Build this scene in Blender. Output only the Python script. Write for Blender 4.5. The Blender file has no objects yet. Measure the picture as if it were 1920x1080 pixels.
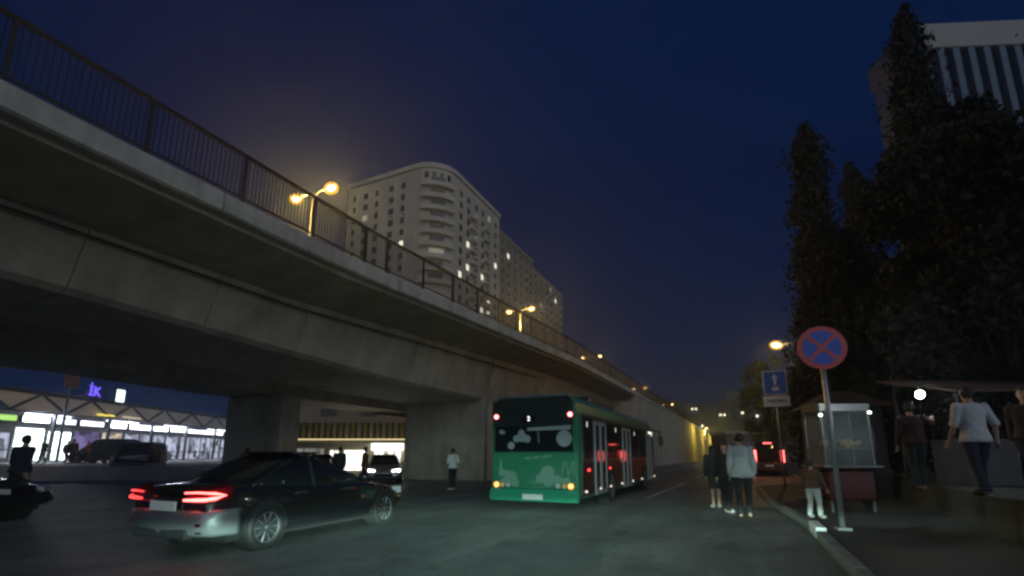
import bpy, bmesh, math, random
import numpy as np
from mathutils import Vector, Matrix, Euler

R = math.radians
rng = random.Random(7)
scene = bpy.context.scene
col = scene.collection

# ------------------------------------------------------------------ camera
cam_d = bpy.data.cameras.new("camera")
cam = bpy.data.objects.new("camera", cam_d)
col.objects.link(cam)
cam.location = (0, 0, 1.40)
YAW = 25.127                       # the car with the camera is pulling out to the left
cam.rotation_euler = (R(90 + 11), 0, R(YAW))
cam_d.sensor_width = 36
cam_d.lens = 16.875
cam_d.shift_y = 0.0724
cam_d.clip_end = 3000
cam_d.clip_start = 0.05
scene.camera = cam

# ------------------------------------------------------------------ world: sky well after sunset
world = bpy.data.worlds.new("World")
scene.world = world
world.use_nodes = True
wn = world.node_tree
sky = wn.nodes.new("ShaderNodeTexSky")
sky.sky_type = 'NISHITA'
sky.sun_disc = False
sky.sun_elevation = R(-3.0)
sky.sun_rotation = R(135)
sky.altitude = 0
sky.air_density = 1.0
sky.dust_density = 0.3
sky.ozone_density = 4.0
bgn = wn.nodes["Background"]
mixc = wn.nodes.new("ShaderNodeMix"); mixc.data_type = 'RGBA'; mixc.inputs[0].default_value = 0.975
wn.links.new(sky.outputs[0], mixc.inputs[6])
# navy of the last dusk light, with faint thin cloud
stc = wn.nodes.new("ShaderNodeTexCoord"); smp = wn.nodes.new("ShaderNodeMapping"); smp.inputs["Scale"].default_value = (1.0, 1.0, 3.2)
sno = wn.nodes.new("ShaderNodeTexNoise"); sno.inputs["Scale"].default_value = 2.2; sno.inputs["Detail"].default_value = 5
wn.links.new(stc.outputs["Generated"], smp.inputs[0]); wn.links.new(smp.outputs[0], sno.inputs["Vector"])
scr = wn.nodes.new("ShaderNodeValToRGB"); scr.color_ramp.elements[0].position = 0.38; scr.color_ramp.elements[1].position = 0.75
scr.color_ramp.elements[0].color = (0.0, 0.115, 0.72, 1); scr.color_ramp.elements[1].color = (0.01, 0.18, 0.92, 1)
wn.links.new(sno.outputs[0], scr.inputs[0]); wn.links.new(scr.outputs[0], mixc.inputs[7])
wn.links.new(mixc.outputs[2], bgn.inputs[0])
bgn.inputs[1].default_value = 0.05

# sun is below the horizon: only a trace of soft light from where it set
sun_d = bpy.data.lights.new("sun", 'SUN')
sun_d.energy = 0.78
sun_d.angle = R(70)
sun_d.color = (0.80, 0.91, 1.0)
sun = bpy.data.objects.new("sun", sun_d)
col.objects.link(sun)
sun.rotation_euler = Vector((-0.74, 0.64, -0.20)).to_track_quat('-Z', 'Y').to_euler()

scene.view_settings.view_transform = 'Standard'
scene.view_settings.look = 'None'
scene.view_settings.exposure = 0.0
scene.view_settings.gamma = 1.0
scene.view_settings.use_curve_mapping = False
scene.render.engine = 'CYCLES'
scene.cycles.filter_width = 2.7
scene.cycles.use_denoising = True
scene.cycles.max_bounces = 6
scene.cycles.volume_bounces = 0
scene.cycles.sample_clamp_indirect = 4.0


def headlamp(name, loc, energy):
    """Low beam of the car that carries the camera: sharp cut-off at the top, wide to the sides."""
    d = bpy.data.lights.new(name, 'SPOT')
    d.energy = energy
    d.spot_size = R(150)
    d.spot_blend = 0.6
    d.shadow_soft_size = 0.06
    d.color = (0.62, 1.0, 0.86)
    d.use_nodes = True
    nt = d.node_tree
    em = nt.nodes["Emission"]
    tc = nt.nodes.new("ShaderNodeTexCoord")
    sp = nt.nodes.new("ShaderNodeSeparateXYZ")
    nt.links.new(tc.outputs["Normal"], sp.inputs[0])
    # elevation: y / |z| in the lamp's own frame
    az = nt.nodes.new("ShaderNodeMath"); az.operation = 'ABSOLUTE'; nt.links.new(sp.outputs[2], az.inputs[0])
    dv = nt.nodes.new("ShaderNodeMath"); dv.operation = 'DIVIDE'; nt.links.new(sp.outputs[1], dv.inputs[0]); nt.links.new(az.outputs[0], dv.inputs[1])
    cut = nt.nodes.new("ShaderNodeMapRange"); cut.interpolation_type = 'SMOOTHSTEP'
    cut.inputs[1].default_value = -0.070; cut.inputs[2].default_value = -0.028
    cut.inputs[3].default_value = 1.0; cut.inputs[4].default_value = 0.075
    nt.links.new(dv.outputs[0], cut.inputs[0])
    # weaker straight down in front of the bumper
    ab = nt.nodes.new("ShaderNodeMath"); ab.operation = 'ABSOLUTE'; nt.links.new(dv.outputs[0], ab.inputs[0])
    mx = nt.nodes.new("ShaderNodeMath"); mx.operation = 'MAXIMUM'; nt.links.new(ab.outputs[0], mx.inputs[0]); mx.inputs[1].default_value = 0.06
    q = nt.nodes.new("ShaderNodeMath"); q.operation = 'DIVIDE'; q.inputs[0].default_value = 0.06; nt.links.new(mx.outputs[0], q.inputs[1])
    pw = nt.nodes.new("ShaderNodeMath"); pw.operation = 'POWER'; nt.links.new(q.outputs[0], pw.inputs[0]); pw.inputs[1].default_value = 2.5
    # sideways spread
    hx = nt.nodes.new("ShaderNodeMath"); hx.operation = 'DIVIDE'; nt.links.new(sp.outputs[0], hx.inputs[0]); nt.links.new(az.outputs[0], hx.inputs[1])
    h2 = nt.nodes.new("ShaderNodeMath"); h2.operation = 'POWER'; nt.links.new(hx.outputs[0], h2.inputs[0]); h2.inputs[1].default_value = 2.0
    h3 = nt.nodes.new("ShaderNodeMath"); h3.operation = 'MULTIPLY'; nt.links.new(h2.outputs[0], h3.inputs[0]); h3.inputs[1].default_value = -1.9
    h4 = nt.nodes.new("ShaderNodeMath"); h4.operation = 'EXPONENT'; nt.links.new(h3.outputs[0], h4.inputs[0])
    m1 = nt.nodes.new("ShaderNodeMath"); m1.operation = 'MULTIPLY'; nt.links.new(cut.outputs[0], m1.inputs[0]); nt.links.new(pw.outputs[0], m1.inputs[1])
    m2 = nt.nodes.new("ShaderNodeMath"); m2.operation = 'MULTIPLY'; nt.links.new(m1.outputs[0], m2.inputs[0]); nt.links.new(h4.outputs[0], m2.inputs[1])
    nt.links.new(m2.outputs[0], em.inputs[1])
    o = bpy.data.objects.new(name, d)
    col.objects.link(o)
    o.location = loc
    o.rotation_euler = (R(90), 0, R(YAW))
    return o


HL_POWER = 10500
fw = Vector((-math.sin(R(YAW)), math.cos(R(YAW)), 0)); rt = Vector((math.cos(R(YAW)), math.sin(R(YAW)), 0))
for sgn in (-1, 1):
    p = fw * 1.6 + rt * (0.1 + sgn * 0.62) + Vector((0, 0, 0.68))
    headlamp("headlight_beam", p, HL_POWER)

# ------------------------------------------------------------------ materials
MATS = {}


def mat(name, c, rough=0.6, metal=0.0, vary=0.25, scale=3.0, bump=0.0, bscale=40.0, emit=0.0, ecol=None, alpha=None, coat=0.0, spec=None):
    if name in MATS:
        return MATS[name]
    m = bpy.data.materials.new(name)
    m.use_nodes = True
    nt = m.node_tree
    b = nt.nodes["Principled BSDF"]
    b.inputs["Roughness"].default_value = rough
    b.inputs["Metallic"].default_value = metal
    b.inputs["Coat Weight"].default_value = coat
    if spec is not None:
        b.inputs["Specular IOR Level"].default_value = spec
    if vary > 0:
        tc = nt.nodes.new("ShaderNodeTexCoord")
        n = nt.nodes.new("ShaderNodeTexNoise"); n.inputs["Scale"].default_value = scale; n.inputs["Detail"].default_value = 6; n.inputs["Roughness"].default_value = 0.65
        nt.links.new(tc.outputs["Object"], n.inputs["Vector"])
        cr = nt.nodes.new("ShaderNodeValToRGB")
        lo = [max(0, x * (1 - vary)) for x in c[:3]]; hi = [min(1, x * (1 + vary)) for x in c[:3]]
        cr.color_ramp.elements[0].position = 0.3; cr.color_ramp.elements[1].position = 0.72
        cr.color_ramp.elements[0].color = (*lo, 1); cr.color_ramp.elements[1].color = (*hi, 1)
        nt.links.new(n.outputs[0], cr.inputs[0])
        nt.links.new(cr.outputs[0], b.inputs["Base Color"])
        rr = nt.nodes.new("ShaderNodeMapRange"); rr.inputs[3].default_value = max(0.03, rough - 0.1); rr.inputs[4].default_value = min(1, rough + 0.1)
        nt.links.new(n.outputs[0], rr.inputs[0]); nt.links.new(rr.outputs[0], b.inputs["Roughness"])
        if bump > 0:
            n2 = nt.nodes.new("ShaderNodeTexNoise"); n2.inputs["Scale"].default_value = bscale; n2.inputs["Detail"].default_value = 4
            nt.links.new(tc.outputs["Object"], n2.inputs["Vector"])
            bp = nt.nodes.new("ShaderNodeBump"); bp.inputs["Strength"].default_value = bump; bp.inputs["Distance"].default_value = 0.02
            nt.links.new(n2.outputs[0], bp.inputs["Height"]); nt.links.new(bp.outputs[0], b.inputs["Normal"])
    else:
        b.inputs["Base Color"].default_value = (*c[:3], 1)
    if emit > 0:
        b.inputs["Emission Color"].default_value = (*(ecol or c)[:3], 1)
        b.inputs["Emission Strength"].default_value = emit
    MATS[name] = m
    return m


def glow(name, c, s, patch=0.0, pscale=(1, 1, 1)):
    """Something that gives off light; patch > 0 breaks it up with goods / print seen against the light."""
    if name in MATS:
        return MATS[name]
    m = bpy.data.materials.new(name)
    m.use_nodes = True
    nt = m.node_tree
    nt.nodes.remove(nt.nodes["Principled BSDF"])
    e = nt.nodes.new("ShaderNodeEmission")
    e.inputs[0].default_value = (*c, 1)
    e.inputs[1].default_value = s
    if patch > 0:
        tc = nt.nodes.new("ShaderNodeTexCoord"); mp = nt.nodes.new("ShaderNodeMapping"); mp.inputs["Scale"].default_value = pscale
        v = nt.nodes.new("ShaderNodeTexVoronoi"); v.inputs["Scale"].default_value = 1.0; v.distance = 'CHEBYCHEV'
        nt.links.new(tc.outputs["Object"], mp.inputs[0]); nt.links.new(mp.outputs[0], v.inputs["Vector"])
        bw = nt.nodes.new("ShaderNodeSeparateXYZ"); nt.links.new(v.outputs["Color"], bw.inputs[0])
        mr = nt.nodes.new("ShaderNodeMapRange"); mr.inputs[1].default_value = 0.2; mr.inputs[2].default_value = 0.75
        mr.inputs[3].default_value = s * (1 - patch); mr.inputs[4].default_value = s
        nt.links.new(bw.outputs[0], mr.inputs[0]); nt.links.new(mr.outputs[0], e.inputs[1])
    nt.links.new(e.outputs[0], nt.nodes["Material Output"].inputs[0])
    MATS[name] = m
    return m


def glass(name, c, alpha):
    """Thin pane: tinted, partly see-through, glossy."""
    if name in MATS:
        return MATS[name]
    m = bpy.data.materials.new(name); m.use_nodes = True
    nt = m.node_tree
    b = nt.nodes["Principled BSDF"]
    b.inputs["Base Color"].default_value = (*c, 1); b.inputs["Roughness"].default_value = 0.08
    b.inputs["Alpha"].default_value = alpha
    MATS[name] = m
    return m


# ------------------------------------------------------------------ mesh helper
class MB:
    def __init__(s):
        s.v = []; s.f = []; s.M = Matrix.Identity(4)

    def at(s, loc=(0, 0, 0), rot=(0, 0, 0)):
        s.M = Matrix.Translation(loc) @ Euler(rot).to_matrix().to_4x4(); return s

    def add(s, vs, fs):
        n = len(s.v); M = s.M
        s.v += [tuple(M @ Vector(p)) for p in vs]
        s.f += [tuple(i + n for i in f) for f in fs]
        return s

    def box(s, c, d):
        x, y, z = c; a, b, e = d[0] / 2, d[1] / 2, d[2] / 2
        vs = [(x + i * a, y + j * b, z + k * e) for k in (-1, 1) for j in (-1, 1) for i in (-1, 1)]
        return s.add(vs, [(0, 2, 3, 1), (4, 5, 7, 6), (0, 1, 5, 4), (2, 6, 7, 3), (0, 4, 6, 2), (1, 3, 7, 5)])

    def loft(s, rings, cap=True, closed=True):
        n = len(rings[0]); vs = [p for r in rings for p in r]; fs = []
        for i in range(len(rings) - 1):
            for j in range(n if closed else n - 1):
                k = (j + 1) % n
                fs.append((i * n + j, i * n + k, (i + 1) * n + k, (i + 1) * n + j))
        if cap:
            fs.append(tuple(reversed(range(n)))); fs.append(tuple((len(rings) - 1) * n + j for j in range(n)))
        return s.add(vs, fs)

    def tube(s, path, rad, n=8, cap=True):
        if not hasattr(rad, '__len__'):
            rad = [rad] * len(path)
        P = [Vector(p) for p in path]; rings = []
        up = Vector((0, 0, 1))
        for i, p in enumerate(P):
            t = (P[min(i + 1, len(P) - 1)] - P[max(i - 1, 0)]).normalized()
            a = t.cross(up)
            if a.length < 0.15:
                a = t.cross(Vector((0, 1, 0)))
            a.normalize(); b = a.cross(t)
            rings.append([tuple(p + (a * math.cos(2 * math.pi * k / n) + b * math.sin(2 * math.pi * k / n)) * rad[i]) for k in range(n)])
        return s.loft(rings, cap)

    def prism(s, poly, axis, lo, hi):
        def mk(u, v, w):
            return {'x': (w, u, v), 'y': (u, w, v), 'z': (u, v, w)}[axis]
        return s.loft([[mk(u, v, lo) for u, v in poly], [mk(u, v, hi) for u, v in poly]])

    def lathe(s, prof, n=20, axis='z', c=(0, 0, 0)):
        rings = []
        for r, h in prof:
            ring = []
            for k in range(n):
                t = 2 * math.pi * k / n; u, v = r * math.cos(t), r * math.sin(t)
                q = {'z': (u, v, h), 'x': (h, u, v), 'y': (u, h, v)}[axis]
                ring.append((q[0] + c[0], q[1] + c[1], q[2] + c[2]))
            rings.append(ring)
        return s.loft(rings)

    def ball(s, c, r, n=10, m=6):
        if not hasattr(r, '__len__'):
            r = (r, r, r)
        rings = []
        for i in range(m + 1):
            t = math.pi * (i + 0.02) / (m + 0.04)
            rings.append([(c[0] + r[0] * math.sin(t) * math.cos(2 * math.pi * k / n), c[1] + r[1] * math.sin(t) * math.sin(2 * math.pi * k / n), c[2] - r[2] * math.cos(t)) for k in range(n)])
        return s.loft(rings)

    def mesh(s, name, smooth=False, bevel=0.0):
        me = bpy.data.meshes.new(name)
        me.from_pydata(s.v, [], s.f)
        bm = bmesh.new(); bm.from_mesh(me)
        bmesh.ops.recalc_face_normals(bm, faces=bm.faces)
        if bevel > 0:
            bmesh.ops.bevel(bm, geom=[e for e in bm.edges if e.calc_face_angle(0) > 0.5], offset=bevel, segments=1, affect='EDGES', clamp_overlap=True)
        bm.to_mesh(me); bm.free()
        if smooth:
            me.polygons.foreach_set('use_smooth', [True] * len(me.polygons))
        return me

    def build(s, name, m, parent=None, smooth=False, bevel=0.0):
        return obj(name, s.mesh(name, smooth, bevel), m, parent)


def obj(name, me, m=None, parent=None, loc=None, rot=None):
    o = bpy.data.objects.new(name, me)
    if m is not None and me is not None and len(me.materials) == 0:
        me.materials.append(m)
    col.objects.link(o)
    if parent is not None:
        o.parent = parent
    if loc is not None:
        o.location = loc
    if rot is not None:
        o.rotation_euler = rot
    return o


def tag(o, label=None, cat=None, group=None, kind=None):
    if label: o["label"] = label
    if cat: o["category"] = cat
    if group: o["group"] = group
    if kind: o["kind"] = kind
    return o


def thing(name, label, cat, loc=(0, 0, 0), rz=0.0, group=None):
    o = obj(name, None)
    o.location = loc; o.rotation_euler = (0, 0, rz)
    return tag(o, label, cat, group)


def copy_tree(o, parent=None):
    c = o.copy(); col.objects.link(c)
    if parent is not None:
        c.parent = parent
    for ch in list(o.children):
        copy_tree(ch, c)
    return c


def text_mesh(s, size, depth=0.004):
    cu = bpy.data.curves.new("print", 'FONT'); cu.body = s; cu.size = size; cu.extrude = depth
    cu.align_x = 'CENTER'; cu.align_y = 'CENTER'
    o = bpy.data.objects.new("print", cu); col.objects.link(o)
    dg = bpy.context.evaluated_depsgraph_get()
    me = bpy.data.meshes.new_from_object(o.evaluated_get(dg))
    bpy.data.objects.remove(o)
    return me


def point_light(name, loc, power, color, radius=0.1, parent=None):
    d = bpy.data.lights.new(name, 'POINT'); d.energy = power; d.color = color; d.shadow_soft_size = radius
    o = bpy.data.objects.new(name, d); col.objects.link(o); o.location = loc
    if parent is not None:
        o.parent = parent
    return o


concrete = mat("concrete", (0.47, 0.42, 0.34), 0.85, vary=0.22, scale=0.7, bump=0.25, bscale=14)
concrete_b = mat("concrete_edge", (0.52, 0.50, 0.45), 0.85, vary=0.2, scale=1.1, bump=0.2, bscale=18)
asphalt = mat("asphalt", (0.175, 0.20, 0.185), 0.62, vary=0.22, scale=0.35, bump=0.35, bscale=90)
ground_m = mat("dusty_ground", (0.09, 0.09, 0.085), 0.9, vary=0.3, scale=0.2)
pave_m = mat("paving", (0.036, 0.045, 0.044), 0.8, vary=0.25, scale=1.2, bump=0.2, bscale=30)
kerb_m = mat("kerb_stone", (0.15, 0.155, 0.15), 0.8, vary=0.25, scale=3, bump=0.2)
white_paint = mat("white_paint", (0.72, 0.72, 0.70), 0.6, vary=0.18, scale=6)
line_paint = mat("road_paint", (0.55, 0.55, 0.52), 0.7, vary=0.3, scale=9)
dark_metal = mat("dark_metal", (0.06, 0.058, 0.06), 0.5, 0.6, vary=0.2)
grey_metal = mat("galvanised_steel", (0.38, 0.39, 0.40), 0.42, 0.7, vary=0.2, scale=6)
black = mat("black_rubber", (0.015, 0.015, 0.016), 0.75, vary=0.2)



def streaks(m, sc, lo, hi, dark):
    """Multiply the base colour by large stains; sc stretches them (rain streaks, tyre tracks)."""
    nt = m.node_tree; b = nt.nodes["Principled BSDF"]; src = b.inputs["Base Color"].links[0].from_socket
    tc = nt.nodes.new("ShaderNodeTexCoord"); mp = nt.nodes.new("ShaderNodeMapping"); mp.inputs["Scale"].default_value = sc
    n = nt.nodes.new("ShaderNodeTexNoise"); n.inputs["Scale"].default_value = 1.0; n.inputs["Detail"].default_value = 8; n.inputs["Roughness"].default_value = .7
    nt.links.new(tc.outputs["Object"], mp.inputs[0]); nt.links.new(mp.outputs[0], n.inputs["Vector"])
    r = nt.nodes.new("ShaderNodeMapRange"); r.inputs[1].default_value = lo; r.inputs[2].default_value = hi; r.inputs[3].default_value = dark; r.inputs[4].default_value = 1.0
    nt.links.new(n.outputs[0], r.inputs[0])
    mx = nt.nodes.new("ShaderNodeMix"); mx.data_type = 'RGBA'; mx.blend_type = 'MULTIPLY'; mx.inputs[0].default_value = 1
    nt.links.new(src, mx.inputs[6]); nt.links.new(r.outputs[0], mx.inputs[7]); nt.links.new(mx.outputs[2], b.inputs["Base Color"])


streaks(concrete, (1.1, 1.3, 0.12), .34, .60, .72)
streaks(concrete_b, (1.6, 1.6, 0.3), .34, .58, .66)
streaks(asphalt, (0.9, 0.10, 1), .34, .60, .55)
streaks(asphalt, (0.5, 0.5, 1), .40, .50, .72)
streaks(asphalt, (6, 6, 1), .38, .46, .75)

# ------------------------------------------------------------------ ground, road, pavement
g = MB().box((0, 150, -0.3), (1400, 1100, 0.5))
tag(g.build("ground", ground_m), "dark dusty ground around the roads", kind="structure")

rd = MB()
rd.add([(-80, -14, 0), (3.0, -14, 0), (3.0, 260, 0), (-80, 260, 0)], [(0, 1, 2, 3)])
road = tag(rd.build("road", asphalt), "dark asphalt road and junction under the flyover", kind="structure")

KERB = [(1.05, -8), (1.05, 11.4), (0.55, 17.4), (0.45, 23.0), (2.95, 27.0), (2.95, 120)]


def kerb_x(y):
    for (x0, y0), (x1, y1) in zip(KERB, KERB[1:]):
        if y <= y1:
            return x0 + (x1 - x0) * (y - y0) / (y1 - y0)
    return KERB[-1][0]


def pavement_mesh():
    mb = MB(); left = [(x + 0.16, y) for x, y in KERB]
    poly = left + [(60, 120), (60, -8)]
    n = len(poly)
    mb.add([(x, y, -0.04) for x, y in poly] + [(x, y, 0.115) for x, y in poly],
           [tuple(range(n, 2 * n))] + [(i, (i + 1) % n, n + (i + 1) % n, n + i) for i in range(n)])
    return mb


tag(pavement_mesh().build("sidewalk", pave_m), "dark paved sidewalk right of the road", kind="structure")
kerb = tag(obj("kerb", None), "line of grey kerb stones along the sidewalk", kind="structure")
yk = -6.0
while yk < 44:
    L = 0.98
    x0, x1 = kerb_x(yk), kerb_x(yk + 1.0)
    ang = math.atan2(-(x1 - x0), 1.0)
    LL = math.hypot(x1 - x0, 1.0) - 0.02
    white = 9.9 < yk + 0.5 < 10.9
    mb = MB().box((0.08, LL / 2, 0.03), (0.16, LL, 0.2 + rng.uniform(-0.006, 0.006)))
    o = mb.build("kerb_stone", white_paint if white else kerb_m, kerb, bevel=0.015)
    o.location = (x0, yk, 0.012 + (0.05 if white else 0)); o.rotation_euler = (0, 0, ang)
    if white:
        o["label"] = "kerb stone painted white"
    yk += 1.0
mb = MB()
for (x0, y0), (x1, y1) in zip(KERB[-2:], KERB[-1:]):
    mb.box((x0 + 0.08, (44.5 + y1) / 2, 0.03), (0.16, y1 - 44.5, 0.2))
mb.build("kerb_run", kerb_m, kerb)


def marking(name, x0, y0, x1, y1, w, label):
    d = Vector((x1 - x0, y1 - y0)); nrm = Vector((-d.y, d.x)).normalized() * w / 2
    o = MB().add([(x0 - nrm.x, y0 - nrm.y, 0.005), (x0 + nrm.x, y0 + nrm.y, 0.005), (x1 + nrm.x, y1 + nrm.y, 0.005), (x1 - nrm.x, y1 - nrm.y, 0.005)], [(0, 1, 2, 3)]).build(name, line_paint, road)
    return o


marking("lane_line", -2.95, 16.9, -2.75, 27.5, 0.15, "")
marking("lane_line", -2.70, 33.0, -2.65, 43.0, 0.15, "")
marking("lane_line", -2.6, 50, -2.6, 60, 0.15, "")
marking("edge_line", -6.2, 30, -6.6, 130, 0.18, "")

patch_m = mat("asphalt_patch", (0.125, 0.14, 0.132), 0.6, vary=0.25, scale=1.5, bump=0.3, bscale=80)
for (px_, py_, a_, b_, rz_) in ((-2.6, 6.6, 1.6, 2.6, .3), (-1.2, 10.2, 1.1, 1.9, -.15), (-5.2, 9.6, 2.4, 1.2, .1), (-9.5, 4.2, 2.6, 1.5, .4), (-0.9, 18.5, 1.4, 3.0, 0)):
    pr_ = random.Random(int(px_ * 10)); n_ = 14
    pts_ = [((a_ / 2) * (1 if abs(math.cos(t)) > .6 else abs(math.cos(t)) / .6) * (1 if math.cos(t) > 0 else -1) * pr_.uniform(.92, 1.05), (b_ / 2) * (1 if abs(math.sin(t)) > .6 else abs(math.sin(t)) / .6) * (1 if math.sin(t) > 0 else -1) * pr_.uniform(.92, 1.05)) for t in [2 * math.pi * (k + .3) / n_ for k in range(n_)]]
    o = MB().add([(x, y, 0) for x, y in pts_], [tuple(range(n_))]).build("asphalt_patch", patch_m, road)
    o.location = (px_, py_, .004); o.rotation_euler = (0, 0, rz_)

# low light kerb strip in front of the retaining wall
isl = tag(MB().box((-8.1, 95, 0.05), (2.4, 130, 0.16)).build("median_strip", kerb_m), "pale kerbed strip below the retaining wall", kind="structure")

# raised forecourt of the market and raised terrace on the right
FA = Vector((-58.66, 18.88)); FD = Vector((-0.4325, 0.9016)); FN = Vector((0.9016, 0.4325))
FRZ = math.atan2(FD.y, FD.x)
PZ = 0.8


def facade_pt(u, out, z=0.0):
    p = FA + FD * u + FN * out
    return (p.x, p.y, z)


mb = MB(); q = [facade_pt(-14, 25), facade_pt(75, 25), facade_pt(75, -8), facade_pt(-14, -8)]
q2 = [facade_pt(-14, 34), facade_pt(75, 34), facade_pt(75, -8), facade_pt(-14, -8)]
mb.loft([[(x, y, -0.03) for x, y, _ in q2], [(x, y, PZ) for x, y, _ in q]])
tag(mb.build("market_forecourt", mat("forecourt_lit_paving", (.20, .20, .21), .7, vary=.25, scale=.8, bump=.2)), "raised grey forecourt in front of the lit market", kind="structure")  # shop light on the ground is put into a paler paving colour
TZ = 0.75
mb = MB().loft([[(2.9, 1.0, -0.02), (14, 1.0, -0.02), (30, 20, -0.02), (4.6, 22.5, -0.02)], [(2.95, 1.0, TZ), (14, 1.0, TZ), (30, 20, TZ), (4.65, 22.5, TZ)]])
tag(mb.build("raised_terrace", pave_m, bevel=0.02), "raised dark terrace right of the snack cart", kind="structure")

# ------------------------------------------------------------------ flyover


def zc(y):   # top of the coping along the flyover
    pts = [(-60, 7.0), (10, 7.0), (15, 7.25), (21, 7.5), (32, 8.0), (103, 8.5), (160, 9.0), (300, 9.8)]
    for (a, b), (c, d) in zip(pts, pts[1:]):
        if y <= c:
            return b + (d - b) * (y - a) / (c - a)
    return pts[-1][1]


def zg(y):   # underside of the box girder
    pts = [(-60, 4.85), (4, 4.85), (10, 4.6), (16, 4.4), (60, 4.4)]
    for (a, b), (c, d) in zip(pts, pts[1:]):
        if y <= c:
            return b + (d - b) * (y - a) / (c - a)
    return 4.4


EX = -9.7
YEND = 52
bridge = thing("flyover_bridge", "long grey concrete flyover with dark railing crossing the left half", "flyover", (0, 0, 0))
st = [-7, -2, 3, 7, 10, 12.5, 15, 18, 21, 26, 32, 42, YEND]
# deck slab with tilted cross-section
rings = []
for y in st:
    t = zc(y) - 0.12
    rings.append([(EX - 0.28, y, t), (EX - 0.28, y, t - 0.42), (-12.0, y, t - 0.72), (-28.2, y, t - 1.5), (-28.2, y, t - 0.85)])
MB().loft(rings).build("deck", concrete, bridge)
# box girder, sloped webs
y = -7.0
while y < YEND - 0.1:      # precast segments, thin open joints, each a touch out of line
    y1 = min(y + 2.95, YEND); rings = []; dx = rng.uniform(-.012, .012); dz = rng.uniform(-.01, .01)
    for yy in (y + 0.012, (y + y1) / 2, y1 - 0.012):
        t = zc(yy) - 0.80; b = zg(yy) + dz
        rings.append([(-12.2 + dx, yy, t - 0.03), (-12.75 + dx, yy, b + 0.12), (-12.95 + dx, yy, b), (-17.6, yy, b), (-17.8, yy, b + 0.12), (-18.4, yy, t - 0.4)])
    MB().loft(rings).build("girder_segment", concrete, bridge)
    y = y1
MB().loft([[(-12.6, yy, zc(yy) - .95), (-13.0, yy, zg(yy) + .25), (-17.4, yy, zg(yy) + .25), (-18.0, yy, zc(yy) - 1.3)] for yy in st]).build("girder_core", concrete, bridge)
rings = []
for y in st:
    t = zc(y) - 1.2; b = zg(y) + 0.15
    rings.append([(-21.6, y, t - 0.03), (-22.1, y, b), (-25.4, y, b), (-25.9, y, t - 0.3)])
MB().loft(rings).build("girder", concrete, bridge)
# coping in precast lengths with open joints
cl = 6.0
y = -6.0
while y < YEND - 0.1:
    y1 = min(y + cl, YEND)
    rings = []
    for yy in (y + 0.02, (y + y1) / 2, y1 - 0.02):
        t = zc(yy)
        rings.append([(EX, yy, t), (EX, yy, t - 0.40), (EX - 0.06, yy, t - 0.44), (EX - 0.27, yy, t - 0.44), (EX - 0.27, yy, t - 0.11), (EX - 0.34, yy, t - 0.11), (EX - 0.34, yy, t)])
    MB().loft(rings).build("coping_panel", concrete_b, bridge)
    rings = []
    for yy in (y + 0.02, (y + y1) / 2, y1 - 0.02):
        t = zc(yy) - 0.85
        rings.append([(-28.18, yy, t), (-28.18, yy, t - 1.05), (-28.42, yy, t - 1.05), (-28.42, yy, t)])
    MB().loft(rings).build("edge_beam", concrete_b, bridge)
    y = y1


def rail_run(parent, y0, y1, dx, postgap, pickgap):
    n = max(2, int((y1 - y0) / 3))
    path = [(dx, y0 + (y1 - y0) * i / n, zc(y0 + (y1 - y0) * i / n) + 1.22) for i in range(n + 1)]
    rings = [[(p[0] - .045, p[1], p[2] - .03), (p[0] + .045, p[1], p[2] - .03), (p[0] + .045, p[1], p[2] + .04), (p[0] - .045, p[1], p[2] + .04)] for p in path]
    MB().loft(rings).build("top_rail", dark_metal, parent)
    rings = [[(p[0] - .02, p[1], p[2] - 1.06), (p[0] + .02, p[1], p[2] - 1.06), (p[0] + .02, p[1], p[2] - 1.02), (p[0] - .02, p[1], p[2] - 1.02)] for p in path]
    MB().loft(rings).build("bottom_rail", dark_metal, parent)
    yy = y0 + 0.5; me = MB().box((0, 0, 0.6), (0.07, 0.07, 1.2)).mesh("rail_post")
    while yy < y1:
        obj("rail_post", me, dark_metal, parent, (dx, yy, zc(yy)))
        yy += postgap
    mb = MB(); yy = y0 + 0.1
    while yy < y1:
        mb.box((dx, yy, zc(yy) + 0.68), (0.016, 0.02, 1.06)); yy += pickgap
    tag(mb.build("picket", dark_metal, parent), kind="stuff")


rail_run(bridge, -6, 11, EX - 0.17, 2.0, 0.10)
rail_run(bridge, 11, YEND, EX - 0.17, 2.0, 0.13)
# piers and crossheads
for (xa, xb, yy) in ((-25.7, -21.2, 18.0), (-18.1, -12.7, 24.0)):
    b = zg(yy)
    MB().loft([[(xa, yy - .6, -0.05), (xb, yy - .6, -0.05), (xb, yy + .6, -0.05), (xa, yy + .6, -0.05)],
               [(xa, yy - .6, b + .2), (xb, yy - .6, b + .2), (xb, yy + .6, b + .2), (xa, yy + .6, b + .2)]]).build("pier", concrete, bridge, bevel=0.12)
MB().tube([(-12.45, 23.2, 0.1), (-12.45, 23.2, 3.9), (-12.3, 23.2, 4.3), (-12.1, 23.2, 5.0), (-12.02, 23.2, 6.5)], .07, 8).build("drain_pipe", grey_metal, bridge, smooth=True)
MB().tube([(-12.1, -6, 6.0), (-12.15, 4, 5.98), (-12.13, 10, 5.9), (-12.1, 18, 6.2), (-12.1, 30, 6.6)], .03, 6).build("cable_run", dark_metal, bridge)
MB().box((-17, YEND - 0.5, 3.5), (14, 0.98, 7.2)).build("abutment", concrete, bridge)

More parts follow.
